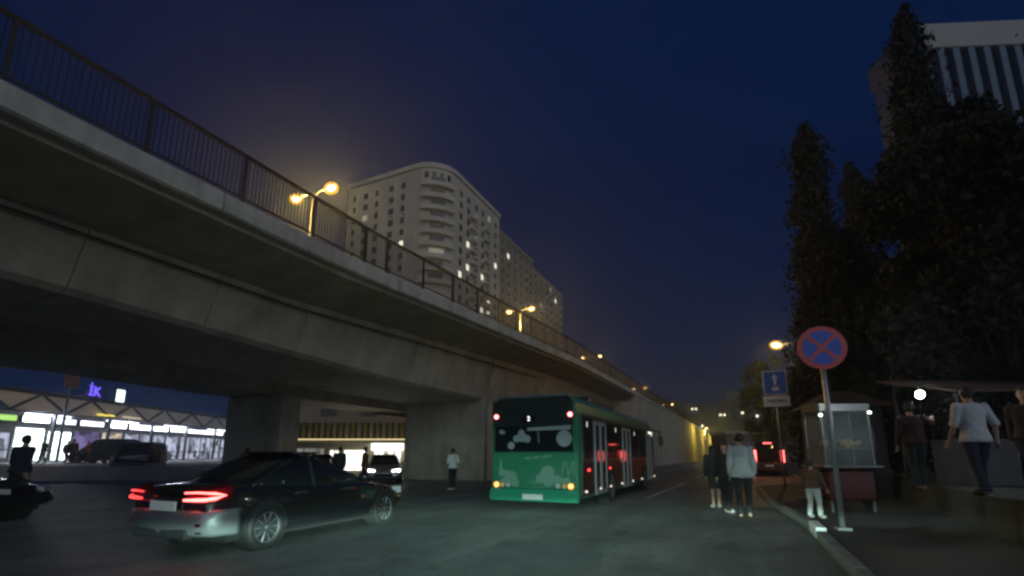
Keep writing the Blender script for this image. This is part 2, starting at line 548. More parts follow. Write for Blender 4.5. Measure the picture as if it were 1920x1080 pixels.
wall = thing("retaining_wall", "tall concrete ramp wall beyond the bus, lit yellow at its far end", "wall", (0, 0, 0))
y = YEND
lamplit_conc = mat("lamplit_concrete", (0.42, 0.36, 0.16), 0.85, vary=0.2, scale=0.5)  # yellow lamp light put into the colour of the far panels
k = 0
while y < 280:
    y1 = y + 8
    t0, t1 = zc(y) - 0.3, zc(y1) - 0.3
    off = 0.02 * (k % 2)
    mb = MB().loft([[(EX - 0.1 - off, y + .03, 0), (EX - 0.6, y + .03, 0), (EX - 0.6, y + .03, t0), (EX - 0.1 - off, y + .03, t0)],
                    [(EX - 0.1 - off, y1, 0), (EX - 0.6, y1, 0), (EX - 0.6, y1, t1), (EX - 0.1 - off, y1, t1)]])
    mb.build("wall_panel", lamplit_conc if y > 100 else concrete, wall)
    mb = MB().loft([[(EX, y + .02, t0 + .002), (EX - 0.7, y + .02, t0 + .002), (EX - 0.7, y + .02, t0 + .3), (EX, y + .02, t0 + .3)],
                    [(EX, y1, t1 + .002), (EX - 0.7, y1, t1 + .002), (EX - 0.7, y1, t1 + .3), (EX, y1, t1 + .3)]])
    mb.build("coping_panel", concrete_b, wall)
    y = y1; k += 1
rail_run(wall, YEND + 0.1, 150, EX - 0.17, 4.0, 0.16)
# ------------------------------------------------------------------ lamps
SODIUM = (1.0, 0.60, 0.16)
lamp_glow = glow("lamp_lens", (1.0, 0.66, 0.20), 22)
lamp_far = glow("lamp_lens_far", (1.0, 0.72, 0.30), 14)

# amber halo of glare round the bulb, shaped as a see-through glowing bowl
lamp_halo = bpy.data.materials.new("lamp_halo"); lamp_halo.use_nodes = True
_nt = lamp_halo.node_tree; _nt.nodes.remove(_nt.nodes["Principled BSDF"])
_e = _nt.nodes.new("ShaderNodeEmission"); _e.inputs[0].default_value = (1.0, 0.50, 0.06, 1); _e.inputs[1].default_value = 1.3
_t = _nt.nodes.new("ShaderNodeBsdfTransparent"); _m = _nt.nodes.new("ShaderNodeMixShader"); _m.inputs[0].default_value = 0.45
_nt.links.new(_t.outputs[0], _m.inputs[1]); _nt.links.new(_e.outputs[0], _m.inputs[2]); _nt.links.new(_m.outputs[0], _nt.nodes["Material Output"].inputs[0])


def lamp_head(parent, x, z, sgn, gm):
    h = MB().at((x, 0, z), (0, R(-8) * sgn, 0)).loft([[(-.32, -.09, .0), (-.32, .09, .0), (-.32, .07, .09), (-.32, -.07, .09)],
                                                    [(0.05, -.15, .0), (0.05, .15, .0), (0.05, .11, .14), (0.05, -.11, .14)],
                                                    [(.34, -.1, .0), (.34, .1, .0), (.34, .06, .07), (.34, -.06, .07)]]).build("lamp_head", grey_metal, parent, smooth=False)
    MB().at((x, 0, z), (0, R(-8) * sgn, 0)).ball((0.02, 0, -0.03), (.24, .16, .15), 12, 8).build("bulb", gm, h, smooth=True)
    MB().at((x, 0, z), (0, R(-8) * sgn, 0)).ball((0.02, 0, -0.05), (.40, .31, .29), 14, 9).build("lens", lamp_halo, h, smooth=True)  # glare halo added round the bulb as a glowing shell
    return h


bl_y = [15.8, 41.3, 66.5, 103, 148, 216]
bl_labels = ["nearest twin yellow lamp above the flyover railing", "second twin lamp on the flyover, before the apartment block", "third twin lamp on the flyover beyond the apartment block",
             "fourth twin lamp on the flyover, over the bus roof", "fifth twin lamp along the flyover, farther than the bus", "farthest twin lamp at the end of the flyover"]
for i, yy in enumerate(bl_y):
    zd = zc(yy) - 0.5
    t = thing("flyover_lamp", bl_labels[i], "street lamp", (-18.5, yy, zd), 0, "twin lamps along the flyover")
    H = 14.4 - zd + (yy > 30) * 1.0 + (yy > 140) * 0.8
    MB().tube([(0, 0, -0.1), (0, 0, H * .6), (0, 0, H)], [.1, .08, .06]).build("pole", grey_metal, t, smooth=True)
    MB().box((0, 0, 0.12), (.4, .4, .24)).build("base", grey_metal, t)
    for sgn in (-1, 1):
        MB().tube([(0, 0, H - .25), (sgn * .4, 0, H - .02), (sgn * .95, 0, H + .02)], [.04, .035, .03], 6).build("arm", grey_metal, t, smooth=True)
        lamp_head(t, sgn * 1.2, H, sgn, lamp_glow if i == 0 else lamp_far)
        if i < 4:
            point_light("lamp_light", (sgn * 1.2, 0, H - .42), (2100, 1200, 450, 300)[i], SODIUM, 0.12, t)


def street_lamp(label, x, y, H, reach, power, rz=0.0, gm=None, z0=0.11, c=SODIUM):
    t = thing("street_lamp", label, "street lamp", (x, y, z0), rz, "street lamps beside the road")
    MB().tube([(0, 0, 0), (0, 0, H * .6), (0, 0, H)], [.09, .075, .055]).build("pole", grey_metal, t, smooth=True)
    MB().tube([(0, 0, H - .1), (-reach * .3, 0, H + .12), (-reach, 0, H + .18)], [.045, .04, .03], 6).build("arm", grey_metal, t, smooth=True)
    lamp_head(t, -reach - .2, H + .18, -1, gm or lamp_far)
    point_light("lamp_light", (-reach - .2, 0, H - .28), power, c, 0.12, t)
    return t


street_lamp("orange street lamp over the blue square sign", 3.9, 33.1, 7.85, 1.2, 380, gm=glow("lamp_lens_b", (1.0, 0.74, 0.34), 40))
street_lamp("nearest street lamp before the yellow-lit ramp wall", -7.3, 122, 7.4, -0.6, 1500, c=(1, .74, .16))
street_lamp("middle street lamp before the yellow-lit ramp wall", -7.3, 152, 7.4, -0.6, 1500, c=(1, .74, .16))
street_lamp("farthest street lamp before the yellow-lit ramp wall", -7.3, 190, 7.4, -0.6, 2300, c=(1, .74, .16))

# ------------------------------------------------------------------ apartment block behind the flyover
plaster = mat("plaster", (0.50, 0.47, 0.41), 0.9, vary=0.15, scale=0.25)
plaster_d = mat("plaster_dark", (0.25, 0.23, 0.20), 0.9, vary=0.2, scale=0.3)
pane_dark = mat("window_dark", (0.055, 0.06, 0.06), 0.15, vary=0)
pane_lit = glow("window_lit", (1.0, 0.93, 0.75), 1.1)
pane_dim = glow("window_dim", (0.9, 0.85, 0.7), 0.25)
win_frame = mat("window_frame", (0.5, 0.5, 0.48), 0.6, vary=0.1)

apt = thing("apartment_block", "tall pale apartment block with rounded corner and lit windows behind the flyover", "building", (-57.5, 84, 0))
RAD = 7.0
TOP = 69.5


def apt_outline(out=0.0):
    # front faces -Y (towards us), side faces +X (the road); rounded corner between them
    pts = [(-28, 0 - out)]
    for i in range(9):
        a = -math.pi / 2 + (math.pi / 2) * i / 8
        pts.append((-RAD + (RAD + out) * math.cos(a), RAD + (RAD + out) * math.sin(a)))
    pts += [(0 + out, 30), (-28, 30)]
    return pts


MB().prism(apt_outline(), 'z', 0, TOP - 1.2).build("wall", plaster, apt)
MB().prism(apt_outline(0.45), 'z', TOP - 1.2, TOP).build("parapet", plaster, apt)
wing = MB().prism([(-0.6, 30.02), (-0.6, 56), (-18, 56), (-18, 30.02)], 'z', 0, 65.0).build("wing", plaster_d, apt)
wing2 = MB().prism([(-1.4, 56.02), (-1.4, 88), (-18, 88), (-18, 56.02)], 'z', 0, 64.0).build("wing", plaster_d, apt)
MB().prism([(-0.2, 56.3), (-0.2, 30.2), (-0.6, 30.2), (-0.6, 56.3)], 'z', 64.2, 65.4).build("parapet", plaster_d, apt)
LIT = random.Random(11)


def window(parent, x, y, z, face, w, h, lit):
    """One window: frame proud of the wall, pane inside, sill below."""
    d = (w + .24, .14, h + .24) if face == 'f' else (.14, w + .24, h + .24)
    o = MB().box((0, 0, 0), d).build("window", win_frame, parent)
    o.location = (x, y, z)
    e = .075
    pd = (w, .04, h) if face == 'f' else (.04, w, h)
    c = (0, -e, 0) if face == 'f' else (e, 0, 0)
    MB().box(c, pd).build("pane", lit, o)
    if LIT.random() < .22:      # air conditioner under the sill
        MB().box((.5, -.25, -h / 2 - .55) if face == 'f' else (.25, .5, -h / 2 - .55), (.85, .36, .6) if face == 'f' else (.36, .85, .6)).build("air_conditioner", win_frame, o)
    return o


# front face: windows in paired columns, dark recessed-looking loggias
for s in range(8):
    z = TOP - 4.6 - 3.0 * s
    for j, x in enumerate((-10.5, -14.0, -18.5, -22.0, -25.6)):
        r = LIT.random()
        window(apt, x, -0.05, z, 'f', 1.5 if j % 2 else 1.1, 1.5, pane_lit if r < .02 else pane_dim if r < .05 else pane_dark)
# rounded corner: ribbon of narrow windows on the top storey, balconies below
for i in range(4):
    a = -math.pi / 2 + R(22 + 15 * i)
    o = MB().box((0, 0, 0), (.9, .16, 1.5)).build("window", pane_dark, apt)
    o.location = (-RAD + RAD * math.cos(a), RAD + RAD * math.sin(a), TOP - 3.0); o.rotation_euler = (0, 0, a + math.pi / 2)
for s in range(9):
    z = TOP - 5.2 - 3.0 * s
    ring0 = [(-RAD + (RAD + q) * math.cos(-math.pi / 2 + R(15 + 60 * i / 6)), RAD + (RAD + q) * math.sin(-math.pi / 2 + R(15 + 60 * i / 6))) for q in (0.05, 1.15) for i in (range(7) if q < 1 else reversed(range(7)))]
    MB().prism(ring0, 'z', z - .9, z + .15).build("balcony", plaster, apt)
    a = -math.pi / 2 + R(45)
    o = MB().box((0, 0, 0), (3.4, .16, 1.5)).build("window", pane_dim if s == 6 else pane_dark, apt)
    o.location = (-RAD + (RAD - .06) * math.cos(a), RAD + (RAD - .06) * math.sin(a), z + 1.0); o.rotation_euler = (0, 0, a + math.pi / 2)
# side face towards the road
for s in range(12):
    z = TOP - 4.6 - 3.0 * s
    for j, y in enumerate((9.0, 12.5, 16.5, 20.0, 23.5, 27.5)):
        r = LIT.random()
        window(apt, 0.05, y, z, 's', 1.3, 1.5, pane_lit if r < .09 and s > 3 else pane_dim if r < .14 else pane_dark)
    if s % 1 == 0 and s > 0:
        for y in (14.4, 21.8):
            MB().box((0.55, y, z - 1.05), (1.1, 3.0, 1.0)).build("balcony", plaster, apt)
for s in range(9):
    z = 62.6 - 3.0 * s
    for j, y in enumerate((33, 37, 41.5, 46, 50.5, 54)):
        r = LIT.random()
        window(wing, -0.55, y, z, 's', 1.4, 1.5, pane_lit if r < .07 else pane_dim if r < .12 else pane_dark)
    for j, y in enumerate((60, 65, 70, 75, 80, 85)):
        r = LIT.random()
        window(wing2, -1.35, y, z - 1, 's', 1.5, 1.5, pane_lit if r < .04 else pane_dim if r < .1 else pane_dark)
MB().box((-14, 14, TOP + .9), (8, 8, 3.4)).build("roof_house", plaster_d, apt)

# tall block at the upper right: fins and a plain cornice band
tw = thing("office_tower", "tall grey tower with pale cornice and vertical fins behind the trees", "building", (26.6, 77.0, -2.4), R(22))
tower_m = mat("tower_panel", (0.05, 0.07, 0.11), 0.5, vary=0.15, scale=0.3)
fin_m = mat("tower_fin", (0.13, 0.17, 0.24), 0.7, vary=0.15, scale=0.4)
corn_m = mat("tower_cornice", (0.42, 0.40, 0.37), 0.85, vary=0.12, scale=0.3)
MB().box((16, 3.9, 30), (31.2, 7, 60)).build("wall", tower_m, tw)
MB().box((16, 3.7, 62.0), (33.0, 8.6, 4.0)).build("cornice", corn_m, tw, bevel=0.1)
MB().box((0.15, 3.8, 29.9), (0.7, 7.4, 60.0)).build("end_wall", corn_m, tw)
fm = MB().box((0, 0, 30), (0.85, 0.9, 59.9)).mesh("fin")
for i in range(15):
    obj("fin", fm, fin_m, tw, (1.4 + i * 2.05, 0.0, 0))
sm_ = MB().box((0, 0, 0), (1.15, 0.06, 1.7)).mesh("window")
for i in range(14):
    for s in range(7):
        obj("window", sm_, pane_dark, tw, (2.42 + i * 2.05, 0.37, 57.5 - 3.4 * s))

# ------------------------------------------------------------------ lit market hall left
sign_white = glow("sign_white", (0.84, 0.86, 1.0), 8.0)
sign_white2 = glow("sign_white_soft", (0.86, 0.84, 1.0), 4.0, 0.5, (1.6, 1.6, 1.6))
shop_bright = glow("shop_interior_bright", (0.80, 0.98, 0.98), 5.0, 0.35, (1.1, 1.1, 0.8))
shop_mid = glow("shop_interior", (0.74, 0.78, 1.0), 0.75, 0.92, (1.6, 1.6, 1.1))
shop_warm = glow("shop_interior_warm", (1.0, 0.82, 0.66), 1.0, 0.8, (1.5, 1.5, 1.2))
shop_violet = glow("shop_interior_violet", (0.55, 0.42, 1.0), 0.35, 0.8, (1.3, 1.3, 1.2))
neon_green = glow("neon_green", (0.55, 1.0, 0.25), 0.9)
neon_blue = glow("neon_blue", (0.16, 0.10, 1.0), 1.7)
strip_yellow = glow("strip_yellow", (1.0, 0.78, 0.12), 1.6)
panel_m = mat("canopy_panel", (0.60, 0.55, 0.48), 0.8, vary=0.12, scale=0.5)
shop_wall = mat("shop_wall", (0.22, 0.22, 0.24), 0.8, vary=0.2, scale=0.6)
fm_d = mat("shop_frame", (0.05, 0.05, 0.06), 0.5, 0.3, vary=0.1)

canopy = thing("market_canopy", "long market canopy of pale triangular panels with dark zigzag beams", "canopy", (*FA, PZ), FRZ)
CT, CB = 6.2, 4.55   # heights above the forecourt
U0, U1 = -3.0, 62.0
MB().box(((U0 + U1) / 2, 1.4, CT + 0.12), (U1 - U0, 6.0, 0.24)).build("roof", shop_wall, canopy)
MB().box(((U0 + U1) / 2, -1.55, CT + 0.06), (U1 - U0, 0.16, 0.34)).build("top_beam", fm_d, canopy)
MB().box(((U0 + U1) / 2, -1.55, CB - 0.05), (U1 - U0, 0.14, 0.16)).build("bottom_beam", fm_d, canopy)
tw_, u, k = 2.7, U0, 0
while u < U1 - 0.1:
    top = [(u, CT - .1), (u + tw_ * 2 - .5, CT - .1), (u + tw_ - .25, CB + .08)]
    bot = [(u + tw_, CB + .06), (u + tw_ * 2 + tw_ - .5, CB + .06), (u + tw_ * 2 - .25, CT - .12)]
    for tri in (top, bot):
        MB().prism(tri, 'y', -1.50, -1.44).build("triangle_panel", panel_m, canopy)
    for (a, b) in (((u + tw_ - .1, CB), (u - .1, CT)), ((u + tw_ - .1, CB), (u + 2 * tw_ - .1, CT))):
        MB().tube([(a[0], -1.56, a[1]), (b[0], -1.56, b[1])], 0.13, 4).build("brace", fm_d, canopy)
    u += tw_ * 2; k += 1
u = U0 + .6
pm = MB().box((0, 0, CB / 2), (.24, .24, CB - .1)).mesh("column")
while u < U1:
    obj("column", pm, fm_d, canopy, (u, -1.5, 0)); u += 6.4


for u in (4.0, 13.0, 22.0, 31.0, 40.0):
    # added tubes and area lights, put in to brighten the forecourt
    MB().box((u, -0.9, CB - .22), (4.6, .12, .1)).build("fill_tube", glow("fill_white", (.84, .88, 1), 5), canopy)
    d = bpy.data.lights.new("forecourt_fill", 'AREA'); d.shape = 'RECTANGLE'; d.size = 4.6; d.size_y = .3; d.energy = 330; d.color = (.78, .84, 1)
    o = bpy.data.objects.new("forecourt_fill", d); col.objects.link(o); o.parent = canopy; o.location = (u, -1.0, CB - .32)
    o.rotation_euler = Vector((0, -.75, -.65)).to_track_quat('-Z', 'Y').to_euler()


def shop(label, u0, u1, sign, window_m, dark=0.0, sign_z=(3.62, 4.26), wz=(0.15, 3.1)):
    t = thing("shop_front", label, "shop", facade_pt(u0, -0.2, PZ), FRZ, "shop fronts under the market canopy")
    w = u1 - u0
    MB().box((w / 2, 1.6, 2.3), (w - .02, 2.6, 4.6)).build("wall", shop_wall, t)
    n = max(1, int(round(w / 2.6)))
    pw = (w - .3) / n
    for i in range(n):
        x = .15 + pw * (i + .5)
        o = MB().box((x, .24, (wz[0] + wz[1]) / 2), (pw - .12, .06, wz[1] - wz[0])).build("shop_window", window_m, t)
        MB().box((x + pw / 2, .16, (wz[0] + wz[1]) / 2), (.10, .1, wz[1] - wz[0])).build("mullion", fm_d, o)
        MB().box((x, .17, wz[0] + 0.32 * (wz[1] - wz[0])), (pw - .1, .08, .09)).build("rail", fm_d, o)
    if sign:
        s = MB().box((w / 2, -.02, (sign_z[0] + sign_z[1]) / 2), (w - .35, .22, sign_z[1] - sign_z[0])).build("sign_box", fm_d, t)
        MB().box((w / 2, -.15, (sign_z[0] + sign_z[1]) / 2), (w - .5, .04, sign_z[1] - sign_z[0] - .14)).build("sign_face", sign, s)
    return t


shop("shop at the picture's left edge glowing green", -2.6, 2.2, neon_green, shop_mid, wz=(.4, 2.6))
shop("brilliantly lit white shop beside the green one", 2.3, 5.4, sign_white, shop_bright)
shop("bright shop with pale window behind standing shoppers", 5.5, 8.3, sign_white2, shop_bright, wz=(.15, 2.9))
shop("violet lit shop under the yellow light strip", 8.4, 11.8, sign_white2, shop_violet)
shop("warm lit shop with small white sign boxes", 11.9, 15.0, sign_white, shop_warm)
shop("wide shop with long white glowing sign", 15.1, 22.0, sign_white, shop_mid)
shop("widest shop with the longest white sign strip", 22.1, 34.4, sign_white2, shop_mid)
shop("last lit shop before the flyover pier", 34.6, 40.5, sign_white, shop_mid)
shop("shop hidden mostly behind the flyover pier", 40.6, 50, sign_white2, shop_mid)
o = MB().box((0, 0, 0), (2.2, .1, .12)).build("light_strip", strip_yellow); tag(o, "yellow light strip on the canopy edge", "light strip")
o.location = facade_pt(9.3, 1.9, PZ + 4.8); o.rotation_euler = (0, 0, FRZ)
for i, (u, wd, lb) in enumerate(((12.9, 2.6, "left pale light strip above the warm shop"),)):
    o = MB().box((0, 0, 0), (wd, .1, .10)).build("light_strip", glow("strip_warm", (1, .85, .6), .9)); tag(o, lb, "light strip")
    o.location = facade_pt(u, 1.9, PZ + 4.8); o.rotation_euler = (0, 0, FRZ)
# roof signs
rs = thing("roof_sign", "small blue neon letters on the market roof", "sign", facade_pt(10.2, -0.5, PZ + CT + .24), FRZ)
for txt, dx in (("İ", -.45), ("K", .35)):
    me = text_mesh(txt, 1.5, .05)
    o = obj("letter", me, neon_blue, rs, (dx, 0, 1.0), (R(90), 0, 0))
MB().box((0, .18, .5), (2.2, .08, 1.0)).build("backing_frame", fm_d, rs)
rs = thing("roof_sign", "glowing white square sign on the market roof", "sign", facade_pt(13.6, -0.5, PZ + CT + .24), FRZ)
MB().box((0, 0, .95), (1.25, .25, 1.5)).build("light_box", fm_d, rs)
MB().box((0, -.15, .95), (1.15, .04, 1.4)).build("sign_face", glow("sign_cyan", (.75, .95, 1), 2.4), rs)
MB().box((0, 0, .1), (.9, .1, .22)).build("bracket", fm_d, rs)
mp = thing("market_pole_sign", "dim dark red sign on a pole at the left end of the market", "sign", facade_pt(2.2, 4.0, PZ), FRZ)
MB().tube([(0, 0, 0), (0, 0, 7.2)], .12).build("pole", fm_d, mp)
MB().box((0, -.1, 7.4), (1.5, .2, 1.2)).build("plate", mat("dull_red", (.09, .035, .035), .7), mp, bevel=.05)

# small canopied shop seen between the piers
YA = Vector((-30.8, 25.3)); YB = Vector((-21.6, 29.6)); yd = (YB - YA).normalized()
ys = thing("corner_shop", "low shop with yellow slatted roof between the flyover piers", "shop", (YA.x, YA.y, 0), math.atan2(yd.y, yd.x))
WL = (YB - YA).length
yel = mat("yellow_board", (0.52, 0.42, 0.13), 0.7, vary=0.2, scale=2)
cream = mat("cream_board", (0.60, 0.54, 0.38), 0.7, vary=0.15, scale=2)
MB().box((WL / 2, 1.8, 1.3), (WL, 3.2, 2.6)).build("wall", cream, ys)
MB().box((WL / 2, 0.1, 2.42), (WL + .3, .9, .3)).build("fascia", cream, ys, bevel=.03)
MB().box((WL / 2, -.38, 2.56), (WL + .2, .04, .05)).build("light_strip", glow("strip_gold", (1, .8, .42), 1.5), ys)
i = 0; x = 0.2
while x < WL - .2:
    MB().box((x, 0.2 + .02, 3.22), (.26, .1, 1.26)).build("roof_slat", yel if i % 2 else cream, ys); x += .46; i += 1
MB().box((WL / 2, .9, 3.2), (WL - .2, 1.1, 1.1)).build("roof_box", mat("shop_roof", (.12, .10, .07), .8), ys)
for (x0, x1, z0, z1, s_) in ((3.7, 4.3, 1.3, 1.75, 2.2), (4.75, 6.35, .35, 1.75, 3.0), (7.0, 7.6, 1.1, 1.75, 2.6), (8.0, 8.9, .9, 1.7, 2.0), (9.2, 10.05, .95, 1.72, 3.0), (.3, 3.2, 1.35, 1.9, .22)):
    o = MB().box(((x0 + x1) / 2, .17, (z0 + z1) / 2), (x1 - x0, .06, z1 - z0)).build("shop_window", glow("corner_win%.1f" % s_, (1, .98, .88), s_, .5 if s_ < 2.5 else .0, (4, 4, 4)), ys)
    MB().box(((x0 + x1) / 2, .14, (z0 + z1) / 2), (.06, .06, z1 - z0)).build("mullion", fm_d, o)
MB().box((8.0, -.2, 2.02), (2.3, .2, .5)).build("sign_box", glow("sign_plain", (1, 1, .98), 2.6), ys)

db = thing("dark_building", "dark flat-roofed building behind the low yellow shop", "building", (-40, 41.8, 0), R(25))
MB().box((0, 6, 5), (18, 12, 10)).build("wall", mat("dark_plaster", (.13, .12, .10), .9, vary=.2, scale=.4), db)
MB().box((0, 6, 10.2), (18.6, 12.6, .5)).build("roof_slab", shop_wall, db)
for i in range(4):
    for s in range(2):
        o = MB().box((-7 + i * 4.6, -.03, 3.2 + s * 3.4), (1.8, .12, 1.6)).build("window", pane_dark, db)
# ------------------------------------------------------------------ hillside with far houses
hm = mat("hillside_scrub", (0.035, 0.04, 0.035), 0.95, vary=0.3, scale=0.03)
mb = MB(); nx, ny = 60, 10
hv = []; hf = []
hr = random.Random(3)


def hill_z(x, y):
    top = 60 + 9 * math.sin(x * .013 + 1) + 6 * math.sin(x * .041) - 14 * math.exp(-((x + 18) / 30) ** 2)
    return top * (1 - math.cos(math.pi * min(1, max(0, (y - 300) / 182)))) / 2 - 1


for j in range(ny + 1):
    for i in range(nx + 1):
        x = -420 + 840 * i / nx; y = 300 + 26 * j
        hv.append((x, y, hill_z(x, y) + hr.uniform(-.6, .6)))
for j in range(ny):
    for i in range(nx):
        a = j * (nx + 1) + i; hf.append((a, a + 1, a + nx + 2, a + nx + 1))
mb.add(hv, hf)
tag(mb.build("hillside", hm), "dark far hillside with scattered lights", kind="structure")
house_m = mat("far_house_wall", (.22, .2, .18), .9, vary=.15)
roof_m = mat("far_house_roof", (.12, .06, .05), .9, vary=.2)
hs = [(-24, 385, 6, "leftmost far house low on the hillside right of the ramp"), (-9, 400, 9, "far house on the hillside above the walking couple"), (3, 392, 13, "far hillside house left of the orange street lamp"),
      (13, 380, 9, "far hillside house low behind the blue sign"), (-34, 425, 19, "far house high on the slope over the ramp wall"), (-3, 440, 22, "topmost far house on the hillside")]
for (x, y, z, lb) in hs:
    z = hill_z(x, y) + 2.2
    t = thing("far_house", lb, "house", (x, y, z - 3), hr.uniform(-.3, .3), "houses on the far hillside")
    MB().box((0, 0, 2.5), (9, 7, 7)).build("wall", house_m, t)
    MB().prism([(-5, 6), (5, 6), (0, 8.4)], 'y', -4, 4).build("roof", roof_m, t)
    for xx in (-2.8, 0, 2.8):
        lit = hr.random() < .45
        MB().box((xx, -3.55, 3.2), (1.5, .1, 1.6)).build("window", glow("far_win", (1, .86, .6), 2.6) if lit else pane_dark, t)
# low pale building end-on behind the walkers
pb = thing("pale_low_building", "low pale building with flat roof far behind the man in white", "building", (2.0, 98, 0), R(22))
MB().box((2, 4, 2.6), (13, 8, 5.2)).build("wall", plaster_d, pb)
MB().box((2, 3.9, 5.45), (13.6, 8.8, .5)).build("roof", plaster, pb)
for i in range(4):
    MB().box((-3 + i * 3.2, -.03, 2.7), (1.6, .1, 1.5)).build("window", pane_dark, pb)

# ------------------------------------------------------------------ trees


def leaf_mat(name, c):
    m = mat(name, c, 0.75, vary=0.35, scale=1.5)
    return m


leaf_d = leaf_mat("cypress_leaf", (0.008, 0.014, 0.011))
leaf_g = leaf_mat("tree_leaf", (0.06, 0.085, 0.035))
bark = mat("bark", (0.03, 0.026, 0.022), 0.9, vary=0.3, scale=5, bump=0.4)


def crown_mesh(name, pts, size, seed, up=0.5):
    r = np.random.RandomState(seed); n = len(pts)
    P = np.asarray(pts)
    a = r.normal(size=(n, 3)); a[:, 2] += up; a /= np.linalg.norm(a, axis=1)[:, None]
    b = np.cross(a, r.normal(size=(n, 3))); b /= np.linalg.norm(b, axis=1)[:, None]
    s = size * r.uniform(.4, 1.7, (n, 1)); w = s * r.uniform(.22, .42, (n, 1))
    V = np.stack([P - a * s * .5, P + b * w, P + a * s * .5, P - b * w], 1).reshape(-1, 3)
    me = bpy.data.meshes.new(name)
    me.from_pydata(V.tolist(), [], [(4 * i, 4 * i + 1, 4 * i + 2, 4 * i + 3) for i in range(n)])
    return me


def cypress(label, x, y, H, rad, seed, n=26000, z0=0.1, lean=0.0):
    r = np.random.RandomState(seed)
    t = thing("cypress_tree", label, "tree", (x, y, z0), 0, "cypress trees behind the sidewalk")
    t.rotation_euler = (0, lean, 0)
    MB().tube([(0, 0, -.1), (.05, 0, H * .3), (0, .05, H * .6), (0, 0, H * .93)], [.2, .16, .1, .02], 8).build("trunk", bark, t, smooth=True)
    pts = []
    # upward sprays, each its own clump, so the outline is uneven and gaps stay open
    ns = 150
    for k in range(ns):
        h = H * (0.06 + 0.9 * (k + r.rand()) / ns)
        f = h / H
        env = rad * (min(1, f / .12) ** .6) * (max(.03, 1 - (f - .12) / .9) ** .85 if f > .12 else 1)
        th = r.rand() * 6.283; rr = max(.05, env) * r.uniform(.35, 1.08)
        L = H * .10 * r.uniform(.6, 1.3); m = n // ns
        q = np.zeros((m, 3)); tt = r.rand(m)
        sp = .22 * rad * (1 - .8 * tt) * r.uniform(.7, 1.3)
        q[:, 0] = math.cos(th) * rr * (1 - .25 * tt) + r.normal(size=m) * sp * .7
        q[:, 1] = math.sin(th) * rr * (1 - .25 * tt) + r.normal(size=m) * sp * .7
        q[:, 2] = h + (tt - .4) * L
        q[:, 2] = np.minimum(q[:, 2], H * (1.0 + .01 * r.rand(m)))
        pts.append(q)
    me = crown_mesh("crown", np.concatenate(pts), .17, seed, 1.8)
    obj("crown", me, leaf_d, t)
    return t


def broadleaf(label, x, y, H, rad, seed, n=9000, z0=0.1, leaf=None, group="leafy trees by the sidewalk", low=.28):
    r = np.random.RandomState(seed)
    t = thing("leafy_tree", label, "tree", (x, y, z0), 0, group)
    tr = MB().tube([(0, 0, -.1), (.1, 0, H * .25), (-.05, .1, H * .5), (0, 0, H * .8)], [.22, .17, .12, .03], 8).build("trunk", bark, t, smooth=True)
    pts = []
    mb = MB()
    for k in range(46):
        th = r.rand() * 6.283; f = r.uniform(low, .97)
        env = rad * math.sqrt(max(0.03, 1 - ((f - .5) / .52) ** 2))
        rr = env * math.sqrt(r.uniform(.12, 1.0))
        c = np.array([math.cos(th) * rr, math.sin(th) * rr, f * H]); cr_ = rad * r.uniform(.18, .34)
        d = r.normal(size=(n // 46, 3)); d /= np.linalg.norm(d, axis=1)[:, None]
        pts.append(c + d * cr_ * r.uniform(.45, 1.1, (n // 46, 1)))
        if k % 3 == 0:
            mb.tube([(0, 0, H * max(.15, f - .35)), tuple(c * np.array([.5, .5, 1]) - np.array([0, 0, H * .1])), tuple(c)], [.07, .05, .015], 5)
    mb.build("limb", bark, tr, smooth=True)
    obj("crown", crown_mesh("crown", np.concatenate(pts), .17, seed, .2), leaf or leaf_d, t)
    return t


cypress("slender pointed cypress nearest the orange street lamp", 3.9, 24.4, 16.8, 2.1, 1)
cypress("second cypress, shorter, right of the slender pointed one", 6.7, 29.2, 16.8, 2.3, 2)
cypress("tallest cypress rising before the grey tower", 8.0, 23.4, 20.6, 2.3, 3, 30000)
cypress("bushy low cypress between the two pointed ones", 5.2, 25.6, 11.6, 2.3, 4)
cypress("dark cypress at the right edge of the picture", 12.0, 21.0, 19.5, 2.6, 5, 30000)
broadleaf("broad dark tree over the terrace", 6.9, 17.4, 10.8, 3.1, 6, 40000)
broadleaf("dark tree filling the gap left of the tallest cypress", 7.2, 20.2, 13.2, 2.7, 12, 30000)
broadleaf("dark tree at the far right over the walkers", 10.6, 16.0, 12.0, 3.4, 7, 40000)
broadleaf("small tree with foliage lit by the orange lamp", 2.2, 41.5, 8.8, 1.9, 8, 6000, leaf=leaf_g)
broadleaf("dark tree behind the snack cart", 5.4, 31.5, 8.0, 2.8, 9, 20000)
broadleaf("tree beyond the parked van, low against the hill", 5.2, 56, 9.5, 2.8, 10, 7000)

# ------------------------------------------------------------------ vehicles
car_glass = mat("car_glass", (0.012, 0.014, 0.016), 0.07, vary=0)
chrome = mat("chrome_trim", (0.55, 0.56, 0.58), 0.2, 1.0, vary=0)
red_lens = mat("red_lens", (0.08, 0.004, 0.006), 0.15, vary=0)
clear_lens = mat("clear_lens", (0.5, 0.5, 0.52), 0.1, vary=0)
tail_on = glow("tail_lamp_on", (1.0, 0.10, 0.09), 9.0)
tail_dim = glow("tail_lamp_dim", (1.0, 0.05, 0.05), 3.0)
head_on = glow("head_lamp_on", (1.0, 0.97, 0.92), 14.0)
rim_m = mat("alloy_rim", (0.40, 0.41, 0.42), 0.3, 0.8, vary=0.1)
plate_m = mat("number_plate", (0.78, 0.78, 0.76), 0.5, vary=0.05)
under_m = mat("underbody", (0.012, 0.012, 0.013), 0.9, vary=0)


